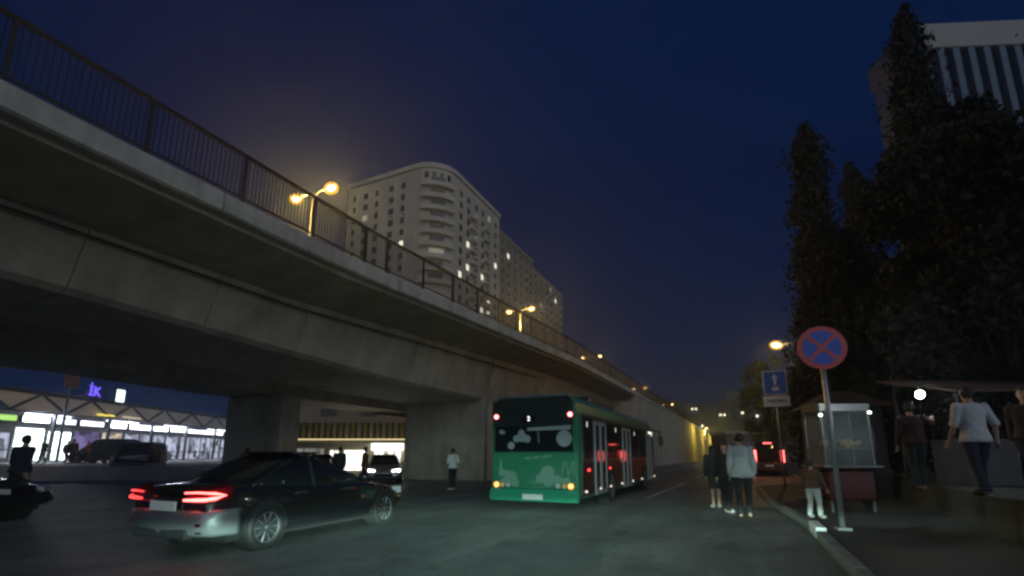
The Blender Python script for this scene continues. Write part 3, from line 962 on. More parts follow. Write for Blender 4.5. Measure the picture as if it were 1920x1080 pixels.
def wheel(parent, x, y, r, side, spokes=10, wd=0.21):
    """side=+1: outer face towards +X."""
    w = obj("wheel", None, None, parent, (x, y, r))
    ox = 0.0
    MB().lathe([(r * .66, ox - side * wd), (r * .97, ox - side * wd), (r, ox - side * wd * .8), (r, ox - side * .03), (r * .96, ox), (r * .68, ox - side * .005), (r * .66, ox - side * .03)], 28, 'x').build("tyre", black, w, smooth=True)
    mb = MB().lathe([(r * .66, -side * .02), (r * .70, -side * .004), (r * .64, -side * .012), (r * .60, -side * .07), (r * .60, -side * .1)], 28, 'x')
    for k in range(spokes):
        t = 2 * math.pi * k / spokes
        c, s_ = math.cos(t), math.sin(t)
        mb.tube([(-side * .035, c * r * .1, s_ * r * .1), (-side * .02, c * r * .64, s_ * r * .64)], [r * .055, r * .045], 4)
    mb.ball((-side * .03, 0, 0), (.02, r * .14, r * .14), 10, 4)
    mb.build("rim", rim_m, w, smooth=False)
    return w


def car(name, label, cat, paint, loc, rz, L=4.75, W=1.82, H=1.45, style='sedan', tails=None, heads=None, group=None, detail=True):
    t = thing(name, label, cat, loc, rz, group)
    h = W / 2; r = 0.33; yb = L / 2
    # (y, z bottom, z top, half width)
    if style == 'sedan':
        S = [(-yb, .42, .74, .80), (-yb + .06, .30, .92, .90), (-yb + .35, .24, .99, .97), (-yb + 1.0, .2, .98, 1.0), (-.6, .2, .93, 1.0), (.6, .2, .92, 1.0), (yb - 1.35, .2, .92, .99), (yb - .75, .22, .83, .96), (yb - .25, .24, .70, .89), (yb - .04, .30, .60, .80), (yb, .38, .52, .74)]
        G = [(.86, -yb + .62, yb - 1.28, .90), (1.06, -yb + .95, yb - 1.85, .83), (1.26, -yb + 1.35, yb - 2.35, .75), (H - .04, -yb + 1.85, yb - 2.75, .66), (H, -yb + 2.15, yb - 3.0, .55)]
    else:
        S = [(-yb, .40, .85, .88), (-yb + .05, .30, 1.02, .96), (-yb + .5, .24, 1.04, 1.0), (-.6, .22, 1.03, 1.0), (.6, .22, 1.03, 1.0), (yb - 1.2, .22, 1.02, .99), (yb - .6, .24, .95, .96), (yb - .2, .26, .80, .9), (yb, .38, .62, .8)]
        G = [(.98, -yb + .06, yb - .95, .95), (H * .72, -yb + .12, yb - 1.5, .90), (H - .1, -yb + .26, yb - 2.0, .80), (H, -yb + .5, yb - 2.3, .70)]
    rings = []
    for (y, zb, zt, w) in S:
        w *= h; zm = zb + (zt - zb) * .45
        half = [(w * .80, zb), (w * .95, zb + .07), (w * .995, zm - .06), (w, zm + .05), (w * .975, zt - .10), (w * .90, zt - .025), (w * .6, zt)]
        ring = [(x, y, z) for x, z in half] + [(0, y, zt + .015)] + [(-x, y, z) for x, z in reversed(half)]
        rings.append(ring)
    body = MB().loft(rings).build("body", paint, t, smooth=True)
    mod = body.modifiers.new("round", 'SUBSURF'); mod.levels = 2; mod.render_levels = 2

    def outline(z, y0, y1, w):
        w *= h; c = .22
        pts = []
        for (sx, sy, a0) in ((1, 1, 0), (-1, 1, 90), (-1, -1, 180), (1, -1, 270)):
            cy = y1 - c if sy > 0 else y0 + c
            for a in (0, 30, 60, 90):
                q = R(a0 + a)
                pts.append((sx * (w - c) + c * math.cos(q), cy + c * math.sin(q), z))
        return pts
    MB().loft([outline(*q) for q in G]).build("window_glass", car_glass, t, smooth=True)
    # roof skin and pillars in body colour
    top = G[-2:]
    z2, a2, b2, w2 = top[0]
    MB().loft([outline(z2 - .03, a2 - .03, b2 + .03, w2 + .02), outline(z2 + .02, a2 + .04, b2 - .04, w2 - .01), outline(H + .012, top[1][1] + .05, top[1][2] - .05, top[1][3])]).build("roof", paint, t, smooth=True)
    for sx in (-1, 1):
        for yi in (1, 2):
            path = [(sx * (w * h - .05), y_[yi - 1] + (.03 if yi == 1 else -.03), z) for z, *y_, w in G[:-1]]
            MB().tube(path, .045, 6).build("pillar", paint, t, smooth=True)
        ym = (G[0][1] + G[0][2]) / 2 - .1
        MB().tube([(sx * (w * h - (.0 if i == 0 else .01)), ym, z) for i, (z, a, b, w) in enumerate(G[:-1])], .04, 5).build("pillar", black, t)
        # door mirror
        MB().ball((sx * (h + .08), G[0][2] - .45, 1.0), (.11, .07, .075), 10, 6).build("door_mirror", paint, t, smooth=True)
    for y in (-yb + .95, yb - .9):
        for sx in (-1, 1):
            MB().lathe([(.02, sx * (h + .002)), (r + .055, sx * (h + .002)), (r + .055, sx * (h - .25)), (.02, sx * (h - .25))], 24, 'x', (0, y, r + .02)).build("wheel_arch", under_m, t, smooth=False)
            wheel(t, sx * (h + .018), y, r, sx)
    MB().box((0, 0, .26), (W * .86, L * .84, .16)).build("underbody", under_m, t)
    # rear: bumper, plate, lamps
    if detail:
        for sx in (-1, 1):
            lb = MB().loft([[(sx * h * .96, -yb + .34, .80), (sx * h * .96, -yb + .34, .96), (sx * h * .90, -yb + .30, .99), (sx * h * .88, -yb + .30, .80)],
                            [(sx * h * .90, -yb + .02, .76), (sx * h * .89, -yb + .04, .93), (sx * h * .80, -yb + .08, .97), (sx * h * .8, -yb + .1, .76)],
                            [(sx * h * .50, -yb - .045, .78), (sx * h * .50, -yb - .02, .90), (sx * h * .5, -yb + .06, .93), (sx * h * .5, -yb + .06, .78)]]).build("tail_lamp", red_lens, t)
            if tails:
                MB().tube([(sx * h * .50, -yb - .06, .885), (sx * h * .72, -yb - .035, .895), (sx * h * .88, -yb - .005, .89), (sx * h * .955, -yb + .09, .88), (sx * h * 1.0, -yb + .21, .85), (sx * h * .965, -yb + .09, .815), (sx * h * .88, -yb - .01, .80), (sx * h * .72, -yb - .04, .795), (sx * h * .50, -yb - .065, .79)],
                          [.010, .012, .014, .018, .024, .026, .026, .024, .016], 6).build("light_guide", tails if sx > 0 else tail_dim, lb, smooth=True)
            MB().ball((sx * h * .72, -yb - .01, .46), (.13, .02, .03), 8, 4).build("reflector", red_lens, t)
        MB().box((0, -yb - .045, .70), (.54, .02, .13)).build("number_plate", plate_m, t)
        rings = []
        for zz, o1, o2 in ((.30, .02, .02), (.34, -.035, .0), (.50, -.05, -.012), (.62, -.035, -.008), (.655, .03, .02)):
            rings.append([(sx_ * h, yy_ - yb, zz) for sx_, yy_ in ((-.985 - o2 * .2, .50), (-.99 - o2 * .3, .42), (-.93, .10 + o1), (-.7, .0 + o1), (0, -.035 + o1), (.7, .0 + o1), (.93, .10 + o1), (.99 + o2 * .3, .42), (.985 + o2 * .2, .50), (.8, .50), (.6, .25), (0, .2), (-.6, .25), (-.8, .50))])
        MB().loft(rings).build("bumper", mat("bumper_headlit", (.20, .21, .22), .38, .5, vary=.05, coat=.5), t, smooth=True)  # headlight on the dark bumper, put into a paler colour
        MB().box((0, -yb + .0, .33), (W * .62, .14, .14)).build("diffuser", under_m, t, bevel=.02)
        MB().tube([(-h * .45, -yb - .055, .80), (h * .45, -yb - .055, .80)], .018, 6).build("trim_strip", chrome, t)
        MB().tube([(-h * .86, -yb + .0, .36), (0, -yb - .05, .345), (h * .86, -yb + .0, .36)], .014, 6).build("trim_strip", chrome, t)
        for sx in (-1, 1):
            for y in (-.75, .35):
                MB().box((sx * (h + .004), y, .80), (.03, .20, .03)).build("door_handle", chrome, t)
            MB().box((sx * (h - .008), -.05, .27), (.03, L * .44, .05)).build("sill_trim", chrome, t)
    elif tails:
        for sx in (-1, 1):
            MB().box((sx * h * .84, -yb - .01, 1.35 if style != 'sedan' else .85), (.2, .06, .8 if style != 'sedan' else .14)).build("tail_lamp", tails, t, bevel=.02)
        MB().box((0, -yb - .03, .72), (.52, .02, .12)).build("number_plate", plate_m, t)
        if style != 'sedan':
            MB().box((0, -yb + .27, H - .12), (.5, .06, .05)).build("brake_lamp", tails, t)
    # front lamps
    for sx in (-1, 1):
        MB().loft([[(sx * h * .45, yb - .04, .60), (sx * h * .45, yb - .06, .70), (sx * h * .45, yb - .2, .70), (sx * h * .45, yb - .2, .6)],
                   [(sx * h * .90, yb - .2, .60), (sx * h * .92, yb - .24, .74), (sx * h * .8, yb - .4, .74), (sx * h * .8, yb - .4, .6)]]).build("head_lamp", heads or clear_lens, t)
    MB().box((0, yb - .03, .45), (W * .5, .08, .14)).build("grille", under_m, t, bevel=.01)
    return t


paint_grey = mat("paint_charcoal", (0.016, 0.016, 0.018), 0.25, 0.3, vary=0.06, coat=0.8)
paint_black = mat("paint_black", (0.014, 0.015, 0.017), 0.25, 0.2, vary=0, coat=0.6)
paint_silver = mat("paint_silver", (0.35, 0.36, 0.37), 0.3, 0.6, vary=0.05, coat=0.6)
paint_blue = mat("paint_navy", (0.02, 0.03, 0.05), 0.3, 0.3, vary=0, coat=0.5)

car("sedan_car", "dark grey sedan in the foreground with glowing red tail lamp", "car", paint_grey, (-7.62, 6.72, 0), R(3), tails=tail_on)
def fwd(lat, d):
    """point given as metres right of and ahead of the camera car, on the ground plan"""
    p = rt * lat + fw * d
    return p.x, p.y
x, y = fwd(-12.9, 10.6)
car("parked_car", "dark car cut by the left picture edge, bonnet glinting", "car", paint_black, (x, y, 0), R(YAW - 90 + 6), group="cars under and beyond the flyover", detail=False)
x, y = fwd(-24.0, 31.5)
car("parked_van", "dark van seen end-on before the market signs", "van", paint_blue, (x, y, 0), R(YAW + 178 + 22), L=4.9, W=2.0, H=2.25, style='van', group="cars under and beyond the flyover", detail=False)
x, y = fwd(-32.5, 39)
car("parked_van", "dark minivan side-on in front of the lit market", "van", paint_black, (x, y, PZ), R(YAW + 90 + 6), L=4.6, W=1.9, H=1.9, style='van', heads=head_on, group="cars under and beyond the flyover", detail=False)
x, y = fwd(-34.0, 42.5)
car("parked_car", "car facing us with lit headlamps by the market", "car", paint_silver, (x, y, PZ), R(YAW + 180 + 30), heads=head_on, group="cars under and beyond the flyover", detail=False)
x, y = fwd(-9.6, 24.0)
car("parked_car", "dark car facing us between the piers under the yellow slatted roof", "car", paint_black, (x, y, 0), R(YAW + 180 + 12), heads=None, group="cars under and beyond the flyover", detail=False)
x, y = fwd(-6.9, 26.5)
car("parked_car", "grey car facing us with bright headlamps beside the wide pier", "car", paint_silver, (x, y, 0), R(YAW + 180 + 14), heads=glow("head_lamp_soft", (1, 1, .95), 5), group="cars under and beyond the flyover", detail=False)
car("parked_van", "van stopped ahead at the kerb with red lamps glowing", "van", mat("paint_dark_red", (.06, .015, .015), .35, vary=0), (1.75, 40.0, 0), R(-2), L=5.2, W=2.0, H=2.35, style='van', tails=tail_on, group="cars under and beyond the flyover", detail=False)

# ------------------------------------------------------------------ city bus
bus_green = mat("bus_green", (0.028, 0.20, 0.11), 0.35, vary=0.08, scale=1.2, coat=0.5)
bus_dark = mat("bus_dark_panel", (0.02, 0.035, 0.03), 0.35, vary=0, coat=0.4)
bus_side_dim = mat("bus_side_dim", (0.03, 0.012, 0.011), 0.4, vary=0.1, coat=0.3)  # low light on the bus side, put into a dark red-brown
bus_glass = mat("bus_glass", (0.012, 0.016, 0.016), 0.06, vary=0)
decal_m = mat("decal_pale_green", (0.16, 0.31, 0.24), 0.5, vary=0.05)
sticker_m = mat("decal_grey", (0.36, 0.42, 0.42), 0.5, vary=0.05)
door_m = mat("bus_door_frame", (0.34, 0.35, 0.38), 0.45, 0.2, vary=0.08)
amber_on = glow("amber_lamp", (1.0, 0.30, 0.08), 4.0)
amber_dim = glow("amber_lamp_dim", (0.9, 0.65, 0.25), .35)
marker_on = glow("marker_lamp", (1.0, 0.93, 0.8), 1.3)
BL, BW, BH = 12.0, 2.48, 2.98
bus = thing("city_bus", "green city bus seen from behind with pale cloud graphics and red lamps", "bus", (-4.96, 11.8, 0), 0)


def bus_section(y, top, inset=0.0, zb=.30):
    h = BW / 2 - inset
    return [(h - .06, y, zb), (h, y, zb + .12), (h, y, 1.2), (h - .01, y, 2.2), (h - .06, y, top - .22), (h - .2, y, top - .04), (h - .5, y, top), (-h + .5, y, top), (-h + .2, y, top - .04), (-h + .06, y, top - .22), (-h + .01, y, 2.2), (-h, y, 1.2), (-h, y, zb + .12), (-h + .06, y, zb)]


MB().loft([bus_section(.10, BH - .05, .03), bus_section(.14, BH - .02, .01), bus_section(.35, BH), bus_section(BL - .5, BH), bus_section(BL - .12, BH - .06, .02), bus_section(BL, BH - .2, .08)]).build("body", bus_green, bus)
hw = BW / 2
# rear: upper dark panel, window, lower engine cover, bumper
MB().prism([(-hw + .1, 2.18), (hw - .1, 2.18), (hw - .11, 2.80), (hw - .22, BH - .07), (-hw + .22, BH - .07), (-hw + .11, 2.80)], 'y', .04, .098).build("upper_panel", bus_dark, bus)
MB().box((0, .13, BH - .01), (BW - .42, .14, .06)).build("roof_edge", grey_metal, bus)
# rear window of dark glossy glass
rw = MB().prism([(-hw + .13, 1.50), (hw - .13, 1.50), (hw - .15, 2.17), (-hw + .15, 2.17)], 'y', .05, .099).build("rear_window", bus_glass, bus)
MB().prism([(-.15, 2.045), (hw - .18, 2.05), (hw - .18, 2.165), (-.15, 2.125)], 'y', .044, .049).build("sun_strip", sticker_m, rw)
MB().tube([(.16, .045, 2.05), (.18, .045, 1.72)], .018, 6).build("wiper", grey_metal, rw)


def blob(cx, cz, parts, y, m, parent, name="decal", n=22):
    """flat print: a union of round lobes given as (dx, dz, r), each its own thin sheet set a hair proud of the last"""
    pts = set()
    k = 0
    for dx, dz, r in parts:
        poly = [(cx + dx + r * math.cos(2 * math.pi * i / n), cz + dz + r * math.sin(2 * math.pi * i / n)) for i in range(n)]
        MB().prism(poly, 'y', y - .0015 * k, y + .004).build(name, m, parent); k += 1


blob(-.30, 1.88, [(0, 0, .13), (-.16, -.04, .10), (.15, -.05, .10), (-.02, .11, .09)], .043, sticker_m, rw)
blob(-.62, 1.66, [(0, 0, .10)], .043, sticker_m, rw)
blob(.88, 1.83, [(0, 0, .21)], .043, sticker_m, rw)
blob(-.92, 2.03, [(0, 0, .06), (.07, -.02, .05)], .043, sticker_m, rw)
eng = MB().prism([(-hw + .05, .56), (hw - .05, .56), (hw - .08, 1.48), (-hw + .08, 1.48)], 'y', .035, .098).build("engine_cover", bus_green, bus, bevel=.01)
blob(.42, .96, [(0, 0, .19), (-.20, -.14, .12), (.02, -.16, .18), (.26, -.17, .12)], .027, decal_m, eng)
blob(-.62, .82, [(0, 0, .18), (-.20, -.1, .11), (.12, -.12, .11)], .027, decal_m, eng)
MB().prism([(-.98, .92), (-.86, .92), (-.90, 1.32), (-.93, 1.32)], 'y', .024, .029).build("decal", decal_m, eng)
MB().prism([(-1.0, .86), (-.66, .86), (-.72, 1.02), (-.86, 1.04)], 'y', .0225, .0285).build("decal", decal_m, eng)
MB().prism([(-.2, .70), (1.0, .86), (1.0, .70)], 'y', .0265, .031).build("decal", decal_m, eng)
for dx, tilt in ((.84, .2), (.95, -.15), (1.04, .3), (1.12, 0)):
    MB().at((dx, .028, 1.08), (0, tilt, 0)).box((0, 0, 0), (.025, .006, .36)).build("decal", decal_m, eng)
for i, (cx, w_) in enumerate(((-.12, .2), (.12, .16), (.32, .12), (.46, .14))):
    MB().at((cx, .029, 1.33 + i * .02), (0, R(-4), 0)).box((0, 0, 0), (w_, .006, .05)).build("lettering", decal_m, eng)
bmp = MB().loft([[(-hw + .02, .0, .24), (hw - .02, .0, .24), (hw - .02, .12, .24), (-hw + .02, .12, .24)], [(-hw - .0, -.02, .34), (hw + .0, -.02, .34), (hw, .14, .34), (-hw, .14, .34)], [(-hw + .02, .02, .55), (hw - .02, .02, .55), (hw - .02, .14, .55), (-hw + .02, .14, .55)]]).build("bumper", mat("bus_bumper", (0.025, 0.26, 0.15), .4, vary=.05), bus, bevel=.015)
MB().box((.02, -.035, .36), (.56, .02, .13)).build("number_plate", plate_m, bmp)
for sx in (-1, 1):
    ax = hw - .20
    for k, (mm, rr) in enumerate(((amber_on, .065), (amber_dim, .055), (clear_lens, .06))):
        MB().lathe([(.01, -.012), (rr, -.012), (rr, .03), (.01, .03)], 14, 'y', (sx * (ax - k * .17), .012, .64)).build("tail_lamp", mm, bus, smooth=False)
    MB().lathe([(.01, .0), (.06, .0), (.06, .05), (.01, .05)], 14, 'y', (sx * (hw - .18), .012, 2.44)).build("clearance_lamp", glow("bus_red", (1, .16, .16), 8.0), bus)
o = obj("route_number", text_mesh("2", .17, .004), glow("route_led", (.95, .97, 1), 2.5), bus, (-.10, .034, 2.36), (R(90), 0, 0))
MB().box((-.10, .036, 2.36), (.42, .006, .22)).build("route_display", mat("display_black", (.01, .01, .01), .3, vary=0), bus)
# right-hand side: dark window band, doors, panels
X = hw
MB().box((X + .006, BL / 2 + .1, 1.88), (.02, BL - .7, 1.22)).build("window_band", bus_dark, bus)
doors = ((1.5, 2.8), (5.1, 6.4), (9.9, 11.1))
prev = .45
panes = ((.45, 1.4), (2.95, 5.0), (6.55, 8.1), (8.2, 9.8), (11.2, 11.7))
for a, b in panes:
    MB().box((X + .022, (a + b) / 2, 1.86), (.02, b - a - .06, 1.06)).build("side_window", bus_glass, bus)
for a, b in doors:
    d = obj("door", None, None, bus)
    for q in range(2):
        c = a + (b - a) * (q + .5) / 2; w_ = (b - a) / 2 - .03
        lf = MB()
        for yy, ww in ((c - w_ / 2 + .04, .08), (c + w_ / 2 - .04, .08)):
            lf.box((X + .028, yy, 1.34), (.04, ww, 2.0))
        lf.box((X + .028, c, 2.31), (.04, w_ - .17, .08)); lf.box((X + .028, c, .40), (.04, w_ - .17, .12))
        lf.build("door_frame", door_m, d)
        MB().box((X + .022, c, 1.36), (.016, w_ - .16, 1.80)).build("door_pane", bus_glass, d)
for a, b in ((.35, 1.44), (2.86, 5.04), (6.46, 9.84), (11.16, 11.8)):
    MB().box((X + .008, (a + b) / 2, .82), (.024, b - a, .84)).build("side_panel", bus_side_dim, bus, bevel=.004)
for yy in (.6, 2.0, 3.2, 4.8, 6.6, 8.4, 10.6, 11.5):
    MB().box((X + .03, yy, .48), (.03, .12, .05)).build("marker_lamp", marker_on, bus)
MB().box((X + .03, .9, 1.02), (.02, .16, .07)).build("side_red_glint", tail_dim, bus)  # red tail-light reflection on the side, painted as glowing plates
MB().box((X + .03, 3.2, 1.02), (.02, .14, .06)).build("side_red_glint", tail_dim, bus)
MB().box((X + .03, 10.9, 2.36), (.03, .8, .18)).build("side_route_display", marker_on, bus)
for yy in (.8, 4.1, 7.2):
    MB().box((X + .035, yy, 2.22), (.012, .07, .14)).build("window_light", glow("inside_light", (.9, .95, 1), .7), bus)
for sx in (-1, 1):
    for yy in (3.35, 9.1):
        MB().lathe([(.02, sx * (X + .024)), (.58, sx * (X + .024)), (.58, sx * (X - .3)), (.02, sx * (X - .3))], 26, 'x', (0, yy, .48)).build("wheel_arch", under_m, bus)
        wheel(bus, sx * (X + .04), yy, .48, sx, 8, .28)
MB().tube([(X - .1, BL - .2, 2.6), (X + .28, BL + .1, 2.5), (X + .3, BL + .12, 2.25)], .03, 6).build("mirror_arm", dark_metal, bus)
MB().box((X + .3, BL + .12, 2.05), (.22, .12, .42)).build("mirror", dark_metal, bus, bevel=.03)
MB().box((0, 4.2, BH + .11), (1.7, 3.2, .22)).build("roof_unit", bus_dark, bus, bevel=.06)
MB().box((0, BL / 2, .33), (BW - .3, BL - .8, .14)).build("underbody", under_m, bus)

# ------------------------------------------------------------------ signs on the sidewalk
sign_red = mat("sign_red", (0.72, 0.10, 0.10), 0.5, vary=0.08)
sign_blue = mat("sign_blue", (0.06, 0.14, 0.62), 0.5, vary=0.08)
sign_wht = mat("sign_white_sheet", (0.85, 0.85, 0.83), 0.5, vary=0.06)
ns = thing("no_stopping_sign", "round blue and red no-stopping sign on a grey post at the kerb", "road sign", (1.52, 10.5, .115), R(8))
MB().tube([(0, 0, 0), (0, 0, 3.48)], .045, 12).build("post", grey_metal, ns, smooth=True)
MB().box((0, 0, .02), (.22, .22, .04)).build("base_plate", grey_metal, ns)
SZ = 3.27
SR = .41
pl = MB().lathe([(.01, -.085), (SR, -.085), (SR, -.065), (.01, -.065)], 40, 'y', (0, 0, SZ)).build("plate", sign_red, ns)
MB().lathe([(.01, -.090), (SR * .78, -.090), (SR * .78, -.086), (.01, -.086)], 40, 'y', (0, 0, SZ)).build("blue_field", sign_blue, pl)
for a in (45, -45):
    MB().at((0, -.0935 - (.002 if a > 0 else 0), SZ), (0, R(a), 0)).box((0, 0, 0), (SR * .17, .004, SR * 1.55)).build("cross_bar", sign_red, pl)
for zz in (SZ - .18, SZ + .18):
    MB().box((0, -.03, zz), (.16, .09, .04)).build("clamp", grey_metal, ns)
bs = thing("bus_stop_sign", "blue square sign above a white plate on a thin post", "road sign", (1.55, 23.4, .115), R(6)); bs.scale = (1, 1, 1.06)
MB().tube([(0, 0, 0), (0, 0, 4.75)], .045, 10).build("post", grey_metal, bs, smooth=True)
bp_ = MB().box((0, -.07, 4.12), (.92, .03, .98)).build("plate", sign_wht, bs, bevel=.01)
MB().box((0, -.088, 4.12), (.84, .006, .90)).build("blue_field", sign_blue, bp_)
MB().prism([(0, 4.48), (-.13, 4.28), (-.05, 4.28), (-.05, 4.02), (.05, 4.02), (.05, 4.28), (.13, 4.28)], 'y', -.096, -.0915).build("arrow_symbol", sign_wht, bp_)
MB().box((0, -.094, 3.86), (.26, .005, .16)).build("bus_symbol", sign_wht, bp_)
MB().box((0, -.07, 3.36), (1.02, .03, .44)).build("text_plate", sign_wht, bs, bevel=.01)
for i in range(7):
    MB().box((-.33 + i * .11, -.088, 3.37), (.06 if i % 3 else .04, .004, .13)).build("lettering", dark_metal, bs)

# ------------------------------------------------------------------ snack cart
cart_red = mat("cart_red", (0.07, 0.012, 0.012), 0.5, vary=0.12)
cart_frame = mat("cart_frame", (0.20, 0.20, 0.21), 0.4, 0.4, vary=0.1)
cart = thing("snack_cart", "red snack cart with glass display case and small white lamps", "cart", (2.16, 14.1, .115), R(24)); cart.scale = (.80, .85, .97)
cw, cd = 1.45, .85
MB().box((0, 0, .62), (cw - .1, cd - .1, .72)).build("body", cart_red, cart, bevel=.04)
MB().box((0, 0, 1.06), (cw + .28, cd + .25, .05)).build("counter", cart_frame, cart, bevel=.012)
for sx in (-1, 1):
    for sy in (-1, 1):
        MB().box((sx * (cw / 2 - .03), sy * (cd / 2 - .03), 1.74), (.045, .045, 1.3)).build("case_post", cart_frame, cart)
MB().box((0, 0, 2.49), (cw + .06, cd + .06, .20)).build("case_top", cart_frame, cart, bevel=.02)
cg = glass("case_glass", (.25, .30, .30), .11)
for (c, d) in (((0, -cd / 2 + .02, 1.74), (cw - .12, .008, 1.28)), ((0, cd / 2 - .02, 1.74), (cw - .12, .008, 1.28)), ((-cw / 2 + .02, 0, 1.74), (.008, cd - .12, 1.28)), ((cw / 2 - .02, 0, 1.74), (.008, cd - .12, 1.28))):
    MB().box(c, d).build("glass_pane", cg, cart)
MB().box((0, 0, 1.5), (cw - .15, cd - .15, .02)).build("shelf", cart_frame, cart)
cart_lamp = glow("cart_lamp", (.95, 1, 1), 5)
for p_ in ((-cw / 2 - .0, -cd / 2 - .03, 2.30), (cw / 2 + .0, -cd / 2 - .03, 2.36)):
    MB().ball(p_, (.06, .035, .032), 8, 5).build("lamp", cart_lamp, cart, smooth=True)
for sx in (-1, 1):
    MB().lathe([(.03, -.03), (.24, -.03), (.26, 0), (.24, .03), (.03, .03)], 20, 'x', (sx * (cw / 2 - .0), .1, .26)).build("wheel", black, cart)
    MB().box((sx * (cw / 2 - .12), -cd / 2 + .12, .14), (.05, .05, .28)).build("leg", cart_frame, cart)
MB().tube([(-.3, cd / 2, .9), (-.3, cd / 2 + .4, 1.0), (.3, cd / 2 + .4, 1.0), (.3, cd / 2, .9)], .02, 6).build("push_bar", cart_frame, cart)
pr = random.Random(5)
pop = thing("snack_heap", "pale heap of snacks in the glass case of the cart", "snacks", (2.16, 14.1, .115 + 1.51 * .97), R(24))
mb = MB()
for i in range(60):
    mb.ball((pr.uniform(-.42, .42), pr.uniform(-.22, .22), pr.uniform(.03, .12) + .06 * pr.random()), pr.uniform(.03, .06), 6, 4)
tag(mb.build("snack_piece", mat("snack", (.45, .36, .2), .8)), kind="stuff").parent = pop

# stall with dark awning and a bare white lamp
stall = thing("market_stall", "dark stall with sloping awning and a bare white lamp on the terrace", "stall", (5.5, 15.0, TZ), R(22))
aw_m = mat("awning_cloth", (0.07, 0.045, 0.04), 0.9, vary=0.2)
for sx in (-1.6, 1.6):
    for sy, hh in ((-.9, 2.05), (.9, 2.5)):
        MB().tube([(sx, sy, 0), (sx, sy, hh)], .03, 6).build("post", dark_metal, stall)
MB().loft([[(-1.9, -1.2, 1.98), (1.9, -1.2, 1.98), (1.9, -1.2, 2.02), (-1.9, -1.2, 2.02)], [(-1.9, 1.1, 2.52), (1.9, 1.1, 2.52), (1.9, 1.1, 2.56), (-1.9, 1.1, 2.56)]]).build("awning", aw_m, stall)
MB().box((0, -.3, .5), (3.0, .9, 1.0)).build("counter", mat("stall_board", (.05, .05, .055), .8), stall, bevel=.02)
lp = thing("bare_lamp", "brilliant bare white lamp hanging at the stall", "lamp", (3.40, 12.35, 2.62), 0)
MB().ball((0, 0, 0), .075, 14, 10).build("bulb", glow("bulb_white", (.86, 1, .98), 60), lp, smooth=True)
MB().tube([(0, 0, .08), (0, 0, .17)], .03, 8).build("socket", black, lp)
MB().tube([(0, 0, .16), (.2, .1, .22), (.55, .3, .10)], .012, 5).build("cord", black, lp)
point_light("bulb_light", (0, 0, 0), 95, (.82, 1, .96), .09, lp)

roof2 = thing("kiosk", "small dark kiosk with brown pitched roof behind the snack cart", "kiosk", (3.1, 19.5, .115), R(10))
MB().box((0, 0, 1.4), (1.8, 1.8, 2.8)).build("wall", mat("kiosk_wall", (.05, .045, .04), .8), roof2)
MB().loft([[(-1.3, -1.3, 2.8), (1.3, -1.3, 2.8), (1.3, 1.3, 2.8), (-1.3, 1.3, 2.8)], [(-.3, -.3, 3.4), (.3, -.3, 3.4), (.3, .3, 3.4), (-.3, .3, 3.4)]]).build("roof", mat("kiosk_roof", (.045, .033, .026), .85), roof2)
MB().box((0, -.91, 1.6), (1.2, .04, 1.0)).build("hatch", bus_dark, roof2)

# ------------------------------------------------------------------ people


def capsule(mb, p0, r0, p1, r1, n=10, sx=1.0):
    P0, P1 = Vector(p0), Vector(p1)
    d = (P1 - P0).normalized()
    path = [P0 - d * r0 * .85, P0 - d * r0 * .5, P0, P0.lerp(P1, .5), P1, P1 + d * r1 * .5, P1 + d * r1 * .85]
    mb.tube([tuple(p) for p in path], [r0 * .5, r0 * .86, r0, (r0 + r1) / 2, r1, r1 * .86, r1 * .5], n)


def seg_dist(P, a, b):
    a = np.array(a); b = np.array(b); ab = b - a
    t = np.clip(((P - a) @ ab) / max(1e-9, ab @ ab), 0, 1)
    return np.linalg.norm(P - (a + t[:, None] * ab), axis=1)


def remesh(mb, voxel, smooth=3):
    me = mb.mesh("tmp")
    o = bpy.data.objects.new("tmp", me); col.objects.link(o)
    m = o.modifiers.new("r", 'REMESH'); m.mode = 'VOXEL'; m.voxel_size = voxel; m.use_smooth_shade = True
    s = o.modifiers.new("s", 'SMOOTH'); s.factor = .5; s.iterations = smooth
    dg = bpy.context.evaluated_depsgraph_get()
    out = bpy.data.meshes.new_from_object(o.evaluated_get(dg))
    bpy.data.objects.remove(o); bpy.data.meshes.remove(me)
    return out


skin_m = mat("skin", (0.42, 0.26, 0.19), 0.55, vary=0.08, scale=8)
eye_m = mat("eye", (0.03, 0.02, 0.015), 0.3, vary=0)
hair_d = mat("hair_dark", (0.018, 0.013, 0.011), 0.6, vary=0.2, scale=12)
hair_b = mat("hair_brown", (0.07, 0.035, 0.02), 0.6, vary=0.2, scale=12)


